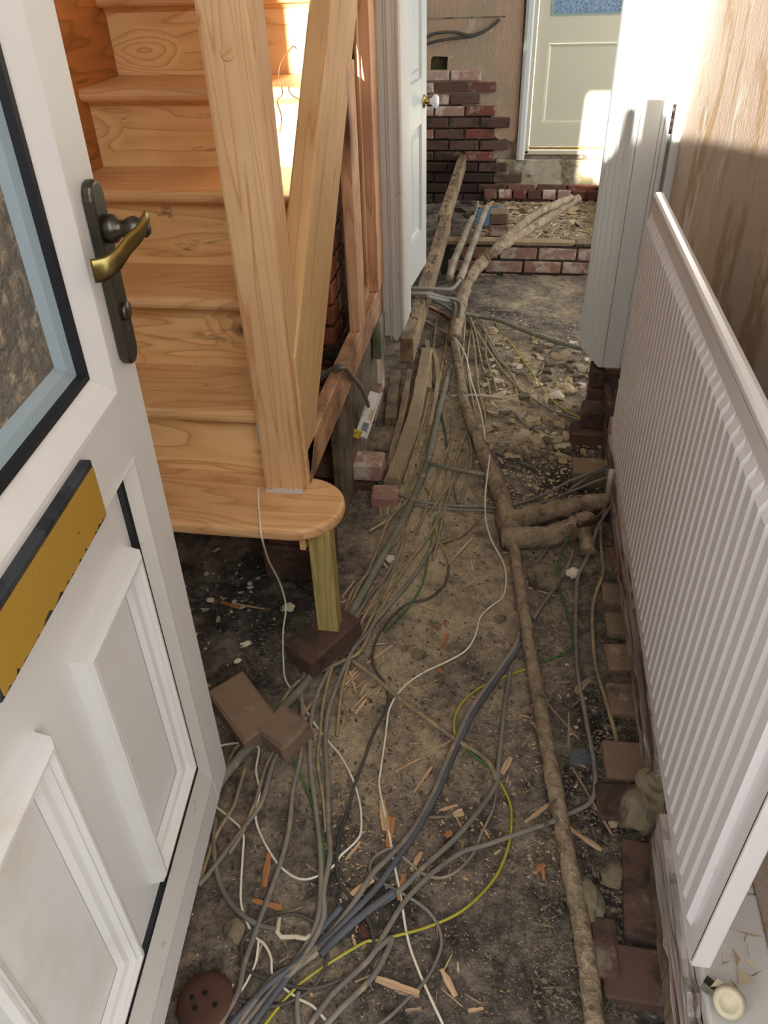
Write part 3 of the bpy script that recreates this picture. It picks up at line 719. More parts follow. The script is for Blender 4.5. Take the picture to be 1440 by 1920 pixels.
# ================================================================== RIGHT DOOR CASING
d3 = empty('door_3', (.4,2.72,.25), kind='structure')
pf = [(.452,2.715),(.437,2.715),(.4355,2.721),(.434,2.715),(.425,2.715),(.4235,2.720),(.422,2.715),(.362,2.715),(.3605,2.722),(.359,2.715),(.350,2.715),(.343,2.720),(.340,2.729),(.345,2.734),(.337,2.742),(.334,2.752),(.345,2.758),(.331,2.762),(.322,2.786),(.318,2.80),(.330,2.806),(.316,2.812),(.309,2.835),(.304,2.845),(.316,2.851),(.301,2.856),(.294,2.872),(.303,2.879),(.290,2.884),(.286,2.90),(.286,2.95),(.452,2.95)]
m = MB().prism([(x,y,.25) for x,y in pf], (0,0,1.87)); m.build('casing', M['gloss'], d3)
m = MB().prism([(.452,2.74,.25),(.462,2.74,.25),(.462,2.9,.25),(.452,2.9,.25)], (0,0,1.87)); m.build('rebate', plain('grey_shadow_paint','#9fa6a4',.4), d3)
MB().prism([(.462,2.700,.25),(.466,2.693,.25),(.51,2.693,.25),(.51,2.76,.25),(.462,2.76,.25)], (0,0,1.87)).build('edge_strip', M['gloss'], d3, bevel=.002)
hz = ony(1268,222,2.735)
h = MB().lathe([(.0055,-.04),(.0055,-.012),(.0045,-.012),(.0045,.012),(.0055,.012),(.0055,.04)], (.457,2.722,hz.z), (0,0,1), 12)
h.box((.452,2.722,hz.z-.04),(.462,2.728,hz.z+.04)); h.build('hinge', M['hinge'], d3, label='dark hinge')
# ================================================================== RADIATOR
XRAD, RY0, RY1, RZ0, RZ1 = .310,.548,1.958,.382,1.062
rad = empty('radiator', (.33,1.25,.38), 'long white fluted panel radiator on the right-hand wall', 'radiator')
PITCH = .0333; nfl = 41; y0f = RY0 + .030
ysamp = [RY0]; 
prof = [(0,0),(.0050,0),(.0072,1),(.0265,1),(.0292,0)]
rows = []
zs = [RZ0, RZ0+.022, RZ0+.030, RZ0+.050, RZ0+.055, RZ1-.066, RZ1-.061, RZ1-.041, RZ1-.033, RZ1-.012]
tz = [0,0,0,1,1,1,1,0,0,0]
cols = [(RY0-.0,None)]
cols = [(RY0, 0), (RY0+.008, 0)]
for i in range(nfl):
    for dy, hh in prof: cols.append((y0f + i*PITCH + dy, hh))
cols += [(RY1-.008,0),(RY1,0)]
m = MB(); nn = len(zs); o = []
for (y, hh) in cols:
    for z, t_ in zip(zs, tz): o.append((XRAD + .006 - .0095*hh*t_, y, z))
fs = [(i*nn+k, i*nn+k+1, (i+1)*nn+k+1, (i+1)*nn+k) for i in range(len(cols)-1) for k in range(nn-1)]
m.add(o, fs); m.build('front_panel', M['radiator'], rad, bevel=0)
m = MB(); pr2 = [(.316,RZ1-.012),(.3165,RZ1-.004),(.321,RZ1),(.330,RZ1+.0015),(.338,RZ1-.001),(.342,RZ1-.007),(.342,RZ1-.02),(.334,RZ1-.02)]
m.prism([(x,RY0-.001,z) for x,z in pr2], (0,RY1-RY0+.002,0)); m.build('top_roll', M['radiator'], rad, bevel=.001)
m = MB(); m.box((.316,RY0,RZ0-.006),(.340,RY1,RZ0)); m.box((.3162,RY0-.006,RZ0),(.342,RY0,RZ1-.012)); m.box((.3162,RY1,RZ0),(.342,RY1+.006,RZ1-.012)); m.box((.336,RY0,RZ0),(.342,RY1,RZ1-.01))
m.build('casing_edges', M['radiator'], rad, bevel=.002)
for yy in (RY0+.2, RY1-.2): MB().box((.342,yy-.002,RZ0+.1),(.486,yy+.002,RZ0+.22)).build('bracket', M['radiator'], rad)
vp_ = onz(1375,1868,.262)
val = empty('radiator_valve', (vp_.x, vp_.y, .226), 'cream-capped radiator valve on a dark brass body at the wall foot', 'valve')
MB().lathe([(.014,0),(.014,.010),(.011,.011),(.011,.020),(.014,.021),(.014,.030)], (vp_.x,vp_.y,.222), (-.15,-.1,1), 6).build('valve_body', M['bronze'], val, smooth=False)
MB().lathe([(.018,.0),(.0225,.003),(.0235,.010),(.0225,.024),(.0205,.030),(.014,.031),(.012,.028),(0,.028)], (vp_.x-.003,vp_.y-.002,.248), (-.30,-.45,.85), 24).build('valve_cap', plain('cream_plastic','#cfc5a8',.4,spots='#a98a66',sscale=50,s0=.6,s1=.7), val, label='cream cap')
MB().lathe([(.011,0),(.011,.03),(.013,.03),(.013,.042)], (vp_.x,vp_.y,.238), (-.8,.6,0), 6).build('union_nut', M['bronze'], val, smooth=False)
# loose wallpaper and timber shavings round the valve
for i in range(16):
    c = Vector((vp_.x + random.uniform(-.02,.05), vp_.y + .045 + random.uniform(-.05,.07), .235 + random.uniform(0,.03)))
    m = MB(); s = random.uniform(.010,.024); q = [Vector((random.uniform(-1,1), random.uniform(-1,1), random.uniform(-.5,.9)))*s for _ in range(4)]
    m.prism([c+q[0], c+q[1], c+q[2]], Vector((0,0,.0012)))
    m.build('paper_scrap', plain('torn_paper_%d' % i, random.choice(['#bfae8f','#a88f72','#cbbfa8']), .9), None, label='torn scrap of wallpaper curled round the radiator valve', cat='paper scrap', group='wallpaper scraps by the valve', origin=c)

# ================================================================== JOIST, PIPES, LAGGING
j1 = MB().box((-.436,2.95,.125),(-.379,4.75,.232)).build('floor_joist', M['joist'], None, bevel=.004, label='old sawn joist with bent nails, its near end cut off beside the left door casing', cat='joist')
j2 = MB().box((-.452,4.70,.135),(-.395,6.34,.240)).build('floor_joist', M['joist'], None, bevel=.004, label='far joist running into the brick wall of the back room', cat='joist')
def nails(par, x0, x1, y0, y1, z, n, seed):
    r = random.Random(seed)
    for i in range(n):
        x = r.uniform(x0, x1); y = r.uniform(y0, y1); a = r.uniform(0, 6.28)
        MB().tube([(x,y,z-.01),(x,y,z+.008),(x+.012*math.cos(a),y+.012*math.sin(a),z+.012)], .0018, 5).build('nail', M['hinge'], par)
nails(j1, -.43,-.385,3.0,4.7,.232,34,4); nails(j2,-.445,-.40,4.75,5.9,.240,22,6)
def lagged(name, pts, r, label, cat='pipe', mat='lagging', lumps=.2, sub=14, **kw):
    P = smoothline(pts, sub); sd = random.uniform(0,90)
    f = lambda i, k: 1 + lumps*1.6*noise.noise(Vector((i*.22, math.cos(k*.393)*1.2+sd, math.sin(k*.393)*1.2))) + lumps*.9*noise.noise(Vector((i*.8, math.cos(k*.393)*3+sd, math.sin(k*.393)*3))) + (.05 if (i % 4 == 0) else 0)
    # densify
    return MB().tube(P, r, 16, True, 1.0, f).build(name, M[mat] if isinstance(mat,str) else mat, None, label=label, cat=cat, **kw)
def PG(l, base=0.0):
    out = []
    for q in l:
        if len(q) == 2: out.append(G(q[0], q[1], base))
        else: out.append(G(q[0], q[1], q[2]))
    return out
lagged('lagged_pipe', PG([(852,640,.03),(862,700,.03),(872,760,.028),(893,820,.028),(915,870,.03),(935,920,.035),(950,965,.04),(958,1000,.03)]), lambda t: .019+.016*t*t, 'thick sandy hessian-lagged pipe running down the middle from the far doorway to the pipe junction')
lagged('lagged_pipe', PG([(962,1010,.03),(972,1080,.022),(985,1160,.02),(997,1240,.02),(1012,1320,.02),(1026,1400,.02),(1042,1490,.02),(1060,1580,.02),(1077,1670,.02),(1094,1760,.02),(1106,1840,.02),(1118,1950,.02)]), lambda t: .0165+.002*t, 'long straight lagged pipe from the junction down to the bottom edge of the picture', lumps=.10)
lagged('lagged_pipe', PG([(938,985,.04),(990,968,.045),(1050,955,.05),(1100,944,.05),(1138,940,.055)]), lambda t: .033-.006*t, 'upper lagged branch pipe going right to the radiator tail')
lagged('lagged_pipe', PG([(940,1010,.035),(1000,1008,.04),(1050,998,.04),(1085,985,.04),(1103,975,.04)]), lambda t: .036-.004*t, 'lower lagged branch pipe going right under the copper tail')
lagged('lagged_pipe', PG([(1090,985,.035),(1098,1010,.03),(1103,1038,.02)]), .022, 'short lagged stub dropping down towards the viewer from the lower branch')
lagged('lagged_pipe', [onz(852,640,.035),onz(858,600,.04),onz(865,560,.06),onz(880,520,.08),onz(905,490,.10),Vector(onz(935,464,.155)),onz(975,440,.12),onz(1020,412,.10),onz(1062,385,.08),onz(1083,372,.09)], lambda t: .034-.008*t, 'fat lagged pipe crossing the low brick wall into the back room')
lagged('lagged_pipe', [onz(930,462,.15),onz(965,432,.16),onz(1005,400,.16),onz(1045,382,.14),onz(1072,372,.12)], .024, 'second lagged pipe lying behind the fat one in the back room')
lagged('lagged_pipe', [onz(842,524,.13),onz(852,490,.13),onz(866,455,.14),onz(877,428,.14),onz(886,410,.14)], .021, 'left of two dusty foam-lagged pipes beside the joist, its end cut open', mat='dustyfoam', lumps=.08)
lagged('lagged_pipe', [onz(862,526,.13),onz(875,490,.14),onz(890,450,.145),onz(902,415,.15),onz(912,390,.15)], .019, 'right of two dusty foam-lagged pipes beside the joist', mat='dustyfoam', lumps=.06)
def pipe(pts, r, label, mat='greypipe', name='pipe', **kw):
    return MB().tube(smoothline(pts,5), r, 10).build(name, M[mat], None, label=label, cat='pipe', **kw)
Z = lambda l: [onz(a,b,c) for a,b,c in l]
pipe(Z([(888,408,.145),(893,395,.15),(896,378,.16)]), .007, 'thin grey copper end rising from the left foam-lagged pipe')
pipe(Z([(760,541,.25),(800,541,.25),(835,543,.22),(850,540,.18),(862,526,.14)]), .009, 'green-stained pipe passing over the joist and bending up the hall')
pipe(Z([(752,552,.25),(800,551,.25),(830,558,.2),(860,566,.15),(858,600,.06)]), .009, 'dusty pipe over the joist ending in a right-angled elbow')
pipe(Z([(800,556,.245),(830,563,.2),(851,569,.13),(849,600,.05)]), .009, 'second dusty pipe over the joist with a square elbow')
pipe(Z([(802,574,.10),(820,583,.07),(840,595,.05),(850,602,.04)]), .011, 'bare reddish copper pipe emerging from the side of the joist', mat='copper')
pipe(Z([(812,564,.10),(832,572,.08),(848,585,.05)]), .008, 'short grey pipe parallel to the copper one beside the joist')
pipe(PG([(868,588,.05),(900,594,.04),(931,599,.035),(984,620,.035),(1042,640,.04),(1085,652,.05),(1112,656,.06)]), .011, 'long dark teal pipe crossing the doorway towards the right door frame', mat='leadpipe')
pipe([onx(1148,880,.335),onx(1143,905,.333),onz(1139,940,.10)], .009, 'white painted radiator tail pipe below the far end of the radiator', mat='whitepipe')
pipe(PG([(1141,942,.08),(1132,962,.07),(1110,978,.075),(1084,984,.08)]), .010, 'bare bent copper pipe joining the white radiator tail', mat='copper')
pipe(PG([(843,694,.012),(832,736),(820,783),(808,842),(798,878),(784,913),(768,949),(748,990),(725,1030),(706,1065),(687,1100),(651,1161),(619,1212),(575,1279),(524,1334),(472,1394),(430,1444),(395,1490)], .016), lambda t: .0125-.001*t, 'long green-grey lead pipe snaking from mid hall to the front door', mat='leadpipe')
pipe(PG([(802,868,.02),(822,873),(843,878),(875,884),(900,888),(912,889)], .03), .008, 'short teal-grey pipe crossing left of the lagged pipe', mat='leadpipe')
pipe(PG([(845,742,.014),(870,741),(905,742),(935,745)], .012), .0045, 'thin pale rod lying crosswise on the sand behind the lagged pipe', mat='whitepipe')
# blue rag and end plate in the back room
MB().prism([(-.27,5.42,-.03),(-.10,5.46,-.03),(-.12,5.56,.06),(-.25,5.52,.05)], (.01,.02,.004)).build('blue_sheet', plain('faded_blue_sheet','#3f6c84',.7,spots='#6a6a60',sscale=14,s0=.5,s1=.6), None, label='faded blue plastic scrap behind the foam-lagged pipes', cat='plastic scrap')
# half-buried sandy timbers between the casing and the pipe
def plank(pts, w, h, label, mat='lath', name='plank', seed=1, lift=.0, cat='timber', parent=None):
    r = random.Random(seed); P = smoothline([Vector(p) for p in pts], 5); m = MB(); o = []
    for i, p in enumerate(P):
        t_ = (P[min(i+1,len(P)-1)] - P[max(i-1,0)]).normalized(); s_ = Vector((t_.y,-t_.x,0)).normalized(); u_ = Vector((0,0,1))
        a1 = w/2 + r.uniform(-.003,.003); 
        for (ss, uu) in ((-a1,-h),(a1,-h),(a1,h*.5+r.uniform(-.002,.002)),(a1*.8,h),(-a1*.8,h),(-a1,h*.5+r.uniform(-.002,.002))):
            o.append(p + s_*ss + u_*(uu+lift))
    n = 6; M_ = len(P); fs = [(i*n+k,i*n+(k+1)%n,(i+1)*n+(k+1)%n,(i+1)*n+k) for i in range(M_-1) for k in range(n)] + [tuple(range(n-1,-1,-1)), tuple(range((M_-1)*n,M_*n))]
    return m.add(o, fs).build(name, M[mat], parent, label=label, cat=cat)
plank(PG([(800,660),(790,720),(775,790),(752,860),(735,905)], .02), .055, .022, 'sand-covered joist remnant half buried left of the lead pipe', seed=2)
plank(PG([(768,700),(758,760),(745,820),(730,880)], .022), .028, .02, 'narrow splintered timber half buried beside the brick steps', mat='joist', seed=3)
plank(PG([(742,700),(737,740),(732,790)], .02), .05, .016, 'short broken grey board end below the left door casing', mat='oldboard', seed=4)
plank(PG([(800,640),(806,700),(802,730)], .02), .02, .01, 'thin pale lath on the sand beside the joist', seed=5)
plank(PG([(812,655),(820,690),(818,740),(806,800)], .012), .018, .008, 'slim sandy lath lying along the lead pipe', seed=6)
nb = onz(936,398,.12); nib = empty('brick_nib', (nb.x,nb.y,-.05), 'pale crumbling brick stump behind the lagged pipes in the back room', 'bricks')
for k_, mt_ in enumerate(['brickfloor','bricklime','brickdim']): brick(nib, (nb.x, nb.y, .095-.075*k_), .12, .07, .12, mt_, rot=(0,0,.08*k_))
# brick steps left of centre
stp = empty('brick_step', G(680,850), 'low step of old whitened bricks below the stair rail at the left of the hall', 'bricks')
c0 = onz(660,840,.12); 
for i,(dx,dy,dz,mt) in enumerate([(-.07,0,0,'brickfloor'),(.05,0,0,'bricklime')]): brick(stp, (c0.x+dx+ .01, c0.y-.04, .075), .115, .065, .10, mt)
brick(stp, (c0.x-.02, c0.y-.05, .008), .235, .065, .11, 'brickdim'); brick(stp, (c0.x-.08, c0.y+.12, .11), .18, .07, .1, 'brickfloor'); brick(stp, (c0.x-.01, c0.y+.30, .14), .12, .07, .2, 'brickfloor')
brick(None, G(722,932,.012), .09, .05, .08, 'bricklime', rot=(0,0,.1), name='loose_brick', label='small whitened half brick set in the dirt below the brick step', cat='brick')
brick(None, G(592,1160,.028)+Vector((0,0,.0)), .19, .065, .105, 'brickdim', rot=(0,-.08,.95), name='loose_brick', label='tilted dark red brick under the foot of the treated stub post', cat='brick')
b_ = bpy.data.objects['loose_brick.001']; b_.location = Vector((-.425,1.39,.066)); b_.rotation_euler = (.0,-.1,1.0)
brick(None, (-.56,1.70,.20), .16, .075, .1, 'brick', name='loose_brick', label='red brick in shadow beneath the bottom stair tread', cat='brick')
brick(None, (-.56,1.70,.10), .20, .12, .12, 'brickdim', name='loose_brick', label='sooty brick packing under the red brick beneath the stair tread', cat='brick')
bp = G(460,1335,.045); brick(None, bp, .18, .07, .10, 'brickfloor', rot=(.1,.12,-.75), name='loose_brick', label='dusty brown brick lying by the open front door, left of the cables', cat='brick')
bp = G(535,1375,.03); brick(None, bp, .10, .06, .09, 'brickfloor', rot=(.1,-.1,-.6), name='loose_brick', label='half brick under the lead pipe beside the dusty brown brick', cat='brick')
# footing bricks on the right, laid flat and partly buried
ft = empty('footing_bricks', (.34,1.4,-.03), 'row of dusty footing bricks half buried along the foot of the right wall', 'bricks')
for (px,py,L,D,mt) in [(1165,1060,.07,.10,'brickfloor'),(1160,1128,.10,.085,'brickfloor'),(1165,1185,.09,.08,'brickfloor'),(1170,1245,.10,.09,'brickfloor'),(1172,1325,.10,.10,'brickfloor'),(1170,1440,.10,.105,'brickfloor'),(1160,1515,.10,.09,'brickdim'),(1205,1680,.085,.205,'brickdim'),(1190,1840,.12,.10,'brickdim'),(1130,1790,.05,.11,'brickdim'),(1230,1560,.06,.10,'brickdim')]:
    p = G(px,py,-.012); brick(ft, p, L, .07, D, mt, rot=(random.uniform(-.06,.06),random.uniform(-.08,.08),random.uniform(-.1,.1)))
pb = empty('brick_stack', (.36,2.66,0), 'dark bricks stacked under the foot of the right door frame', 'bricks')
for k in range(3): brick(pb, (.385, 2.76, .20-.075*k), .12, .07, .1, 'brickdim')
brick(pb, (.36, 2.64, .09), .12, .07, .1, 'brickdim'); brick(pb, (.345, 2.60, .02), .16, .07, .1, 'brickdim'); brick(pb, (.33,2.34,.02),.14,.065,.1,'brickfloor')
# ================================================================== CABLES AND WIRES
def cable(pts, r, mat, label, name='cable', cat='cable', base=None, group=None, flat=1.0, sub=6):
    b = r*1.0 + .003 if base is None else base
    P = []
    for q in pts:
        if isinstance(q, Vector): P.append(q)
        elif len(q) == 2: P.append(G(q[0], q[1], b + random.uniform(0,.003)))
        elif len(q) == 3: P.append(G(q[0], q[1], q[2]))
    return MB().tube(smoothline(P, sub), r, 7, True, flat).build(name, M[mat], None, label=label, cat=cat, group=group)
CB = [
 ([(620,806,.10),(640,838,.06),(654,864,.04),(678,887),(721,911),(756,930),(796,942),(850,948),(900,950),(925,952),(950,955,.05)],.0055,'cable','upper of two clean grey cables sweeping from under the stair rail to the lagged pipe'),
 ([(612,812,.10),(632,846,.06),(648,872,.04),(672,896),(716,919),(752,937),(796,950),(850,955),(900,957),(925,958)],.0055,'cable','lower of two clean grey cables sweeping from under the stair rail to the lagged pipe'),
 ([(971,945,.03),(1000,936),(1035,920,.05),(1068,902,.07),(1100,890,.09),(1142,872,.12)],.005,'cable','topmost grey cable rising to the right behind the junction towards the radiator'),
 ([(978,952,.03),(1033,938,.03),(1070,922,.04),(1099,910,.05),(1143,893,.09)],.005,'cable','second grey cable rising to the right behind the pipe junction'),
 ([(1052,945,.02),(1066,922,.03),(1088,905,.04),(1115,888,.06),(1143,880,.09)],.0045,'cable','thin grey cable looping up from the upper lagged branch to the radiator'),
 ([(1150,945,.09),(1136,962,.08),(1122,985,.06),(1112,1015,.03),(1109,1035)],.006,'cable','flat grey cable dropping beside the copper radiator tail'),
 ([(1103,1040,.02),(1094,1060),(1083,1085),(1080,1143),(1080,1212),(1085,1275),(1094,1320),(1101,1360),(1109,1400),(1115,1441),(1116,1480),(1106,1505),(1080,1520),(1061,1528),(1036,1540,.045),(1019,1547),(972,1563),(908,1585),(866,1598),(812,1636),(764,1684),(732,1732),(703,1783),(683,1808),(651,1837),(619,1869),(578,1925)],.0058,'cable','long flat grey cable looping down the right side and across to the bottom left'),
 ([(1127,975,.04),(1126,1010),(1129,1045),(1131,1074),(1120,1105),(1112,1135),(1111,1178),(1117,1247),(1137,1317),(1152,1370),(1158,1403),(1163,1440),(1175,1465),(1196,1486),(1220,1500),(1240,1512)],.0052,'cabledusty','brown-grey cable hugging the footing bricks along the right wall'),
 ([(974,1185),(964,1213),(922,1275),(884,1327),(856,1386),(828,1449),(815,1483),(773,1557),(732,1604),(700,1636),(667,1687),(619,1751),(562,1805),(508,1837),(445,1925)],.0065,'cable','left of the paired dark grey cables running from the lagged pipe to the bottom left'),
 ([(978,1202),(943,1258),(894,1327),(860,1395),(828,1470),(780,1560),(738,1620),(709,1661),(667,1706),(613,1760),(549,1821),(470,1925)],.0068,'cableblue','right of the paired dark grey cables running from the lagged pipe to the bottom left'),
 ([(957,1258),(950,1300),(947,1317),(940,1386),(934,1445),(931,1470),(904,1512),(853,1572),(796,1624),(748,1671),(700,1703),(660,1730),(620,1765),(587,1792),(524,1843),(455,1925)],.0062,'cable','grey cable falling straight from the lagged pipe then swinging left to the bundle'),
 ([(933,1470),(924,1518),(904,1560),(885,1604),(853,1636),(821,1646),(789,1636),(764,1614),(735,1592),(712,1600),(696,1616),(696,1639),(722,1658),(757,1677),(793,1700),(818,1729),(828,1767),(818,1802),(796,1841),(764,1873),(732,1905),(700,1928)],.0035,'cable','thin grey cable curling in an S through the bottom centre'),
 ([(661,1238),(700,1268),(745,1306),(797,1344),(853,1386),(894,1410),(920,1435),(931,1462)],.006,'cabledusty','dusty cable running diagonally from the left bundle to the yellow wire'),
 ([(842,1060),(834,1094),(804,1122),(762,1133),(728,1164),(703,1206),(700,1247),(721,1282),(727,1320),(700,1376),(684,1420),(667,1466),(651,1524),(635,1572),(632,1636),(645,1668),(683,1712),(699,1754),(696,1795),(651,1830),(588,1853),(524,1843),(469,1821),(453,1789),(460,1757),(498,1728),(540,1715),(572,1720),(600,1741),(615,1776),(607,1821),(578,1859),(524,1885),(479,1885),(447,1875)],.0038,'cabledark','long black cable that ends in a loose coil at the bottom left'),
 ([(815,1018),(787,1063),(760,1100),(725,1140),(700,1170),(687,1190),(664,1215),(639,1267),(619,1321),(612,1359),(610,1398),(613,1440),(615,1476),(615,1540),(619,1604),(607,1668),(607,1719),(588,1763),(556,1814),(500,1870),(460,1925)],.0062,'cable','grey cable right of the green wire running down to the bottom left bundle'),
 ([(745,1040),(720,1085),(690,1120),(655,1180),(625,1240),(597,1295),(585,1340),(581,1380),(583,1444),(591,1508),(600,1588),(602,1652),(597,1716),(580,1760),(540,1820),(500,1870)],.0058,'cable','grey cable just left of the green wire in the lower left bundle'),
 ([(619,1200),(600,1222),(581,1241),(566,1276),(567,1330),(567,1380),(562,1428),(549,1482),(543,1546),(530,1604),(508,1668),(489,1719),(473,1763),(457,1811),(447,1859),(421,1907),(408,1930)],.0058,'cable','single grey cable crossing the loose coil down to the bottom left corner'),
 ([(775,920),(762,940),(731,973),(715,1008),(696,1059),(674,1097),(655,1136),(625,1170),(600,1193),(582,1222),(575,1238),(568,1289)],.0048,'cabledusty','dusty cable lying on the left edge of the lead pipe'),
 ([(800,905),(775,945),(747,1008),(715,1046),(683,1084),(660,1110),(640,1160),(612,1190)],.0048,'cabledusty','dusty cable lying on the right edge of the lead pipe'),
 ([(830,960),(800,1010),(770,1050),(735,1105),(705,1160),(677,1219),(639,1241),(597,1260),(562,1276),(536,1305),(520,1334),(492,1366),(470,1390)],.005,'cabledusty','dusty grey cable weaving across the lead pipe towards the dusty brick'),
 ([(575,1345),(550,1370),(532,1395),(511,1434),(492,1501),(466,1540),(437,1578),(396,1632),(372,1660)],.006,'cable','grey cable going from the half brick to the foot of the front door'),
 ([(460,1440),(448,1480),(437,1514),(409,1559),(389,1610),(376,1650)],.0045,'cabledusty','thin dusty cable beside the lower corner of the front door'),
 ([(460,1396),(445,1400),(430,1425),(422,1445)],.0045,'cabledusty','short grey cable end turning behind the front door'),
 ([(404,1533),(401,1588),(409,1645),(428,1687),(460,1719),(489,1735),(520,1742)],.0055,'cable','grey cable curving out from under the front door into the coil'),
 ([(865,572,.03),(902,635),(925,670),(943,696),(965,720),(984,737)],.0055,'cabledusty','upper length of grey cable curving right from the pipe elbows'),
 ([(992,742,.02),(1022,762),(1057,778),(1101,790),(1143,797,.05)],.0055,'cable','grey cable curving to the radiator beneath the yellow wire'),
 ([(905,602),(917,643),(943,684),(978,702),(1010,703),(1022,678),(1042,655),(1060,652)],.005,'cable','grey cable hooking round below the teal pipe'),
 ([(872,575,.03),(885,620),(891,670),(897,728),(908,772),(910,800)],.0045,'cabledusty','dusty cable running straight down right of the lagged pipe top'),
 ([(880,580,.03),(908,614),(911,667),(926,713),(931,735)],.0045,'cabledusty','second dusty cable running down right of the lagged pipe top'),
 ([(890,590,.03),(880,640),(876,690),(884,740),(893,790),(900,830)],.0045,'cabledusty','dusty cable hugging the right side of the lagged pipe'),
 ([(964,774),(976,787),(990,798),(1042,808),(1086,809),(1130,802),(1143,798,.04)],.005,'cable','dark grey cable under the pale round stone going to the radiator'),
 ([(782,650,.04),(795,680),(810,712),(822,743),(829,783),(836,819),(839,860)],.0042,'cabledark','black cable crossing the lead pipe from the joist end'),
 ([(808,627),(815,689),(808,724),(794,783),(772,842),(744,913),(735,940)],.004,'cabledusty','fine dusty cable along the half buried timber'),
 ([(867,878),(853,901),(856,930),(860,945)],.0045,'cable','short grey cable dropping from the teal-grey cross pipe'),
 ([(876,807),(862,842),(853,868),(848,900),(820,940),(805,965)],.006,'cabledusty','dusty grey cable left of the lower lagged pipe'),
 ([(838,850),(836,900),(825,950),(818,1000),(838,1040),(842,1060)],.004,'cabledusty','dusty cable leading down into the green wire'),
 ([(790,905),(760,960),(735,1020),(700,1080),(678,1125),(640,1200)],.0042,'cabledusty','faint dusty cable among the sawdust beside the lead pipe'),
 ([(1050,1000,.03),(1032,1020),(1010,1050),(996,1075),(985,1100)],.0058,'cable','dark grey cable emerging under the lower lagged branch'),
 ([(1075,1030,.02),(1065,1060),(1045,1095),(1020,1130),(1000,1160)],.0058,'cable','dark grey cable passing over the big brown stone'),
 ([(700,1785),(735,1760),(700,1830),(640,1890),(600,1935)],.006,'cable','short grey cable at the bottom centre beside the yellow wire'),
 ([(640,1700),(600,1745),(560,1800),(500,1850),(430,1925)],.007,'cableblue','thick blue-grey sleeved cable in the bottom left bundle'),
 ([(740,1672),(700,1700),(665,1728),(630,1760),(600,1790)],.0085,'cableblue','fat blue-grey sleeve at the top of the bottom bundle'),
 ([(560,1925),(557,1890),(560,1860)],.005,'cable','short vertical grey cable at the bottom edge in the bundle'),
 ([(1125,1905),(1160,1850),(1172,1835)],.003,'cabledark','thin dark green wire by the lowest footing brick'),
 ([(930,850),(960,862),(1000,880)],.0035,'cabledark','thin black cable in the dark pit right of the lagged pipe'),
 ([(780,870),(790,900),(810,930),(830,955)],.004,'cabledusty','dusty cable crossing the two clean grey cables'),
]
for p_, r_, m_, l_ in CB: cable(p_, r_, m_, l_, flat=.75 if r_ > .005 else 1)
cable([Vector(onx(600,705,-.53)), Vector(onx(618,694,-.50)), Vector(onx(634,689,-.47)) + Vector((.012,0,.012)), onz(655,700,.50), onz(672,718,.42), onz(684,742,.34), onz(690,760,.27)], .0058, 'cable', 'clean grey cable pair arching over the pine rail to the loose socket')
cable([Vector(onx(602,712,-.53)), Vector(onx(620,700,-.50)), Vector(onx(638,695,-.46)) + Vector((.012,0,.012)), onz(659,706,.50), onz(676,724,.42), onz(687,748,.34), onz(691,762,.27)], .0058, 'cable', 'second grey cable of the pair arching over the pine rail to the loose socket')
MB().tube([onz(671,716,.425), onz(676,725,.40)], .0075, 8).build('tape', M['redtape'], bpy.data.objects['cable.%03d' % (len(CB)-0)] if ('cable.%03d' % (len(CB)-0)) in bpy.data.objects else None, label='red mark')
WR = [
 ([Vector((-.628,1.535,.672)),(0,0)],0,0,0),
]
tz_ = .463
wA = [onz(481,776,.668), ony(482,820,1.57), onz(484,880,tz_), onz(485,940,tz_), onz(488,985,tz_), onz(491,1008,.44), onz(504,1052,.30), onz(524,1091,.17), onz(536,1136,.07)]
wA += [G(*q,.006) for q in [(531,1183),(531,1231),(536,1276),(562,1311),(587,1353),(619,1394),(639,1418),(661,1460),(675,1508),(677,1556),(667,1578),(639,1604),(626,1623),(597,1642),(562,1648),(524,1623),(492,1572),(479,1530),(487,1485),(480,1444),(485,1402),(460,1393),(423,1396),(410,1400)]]
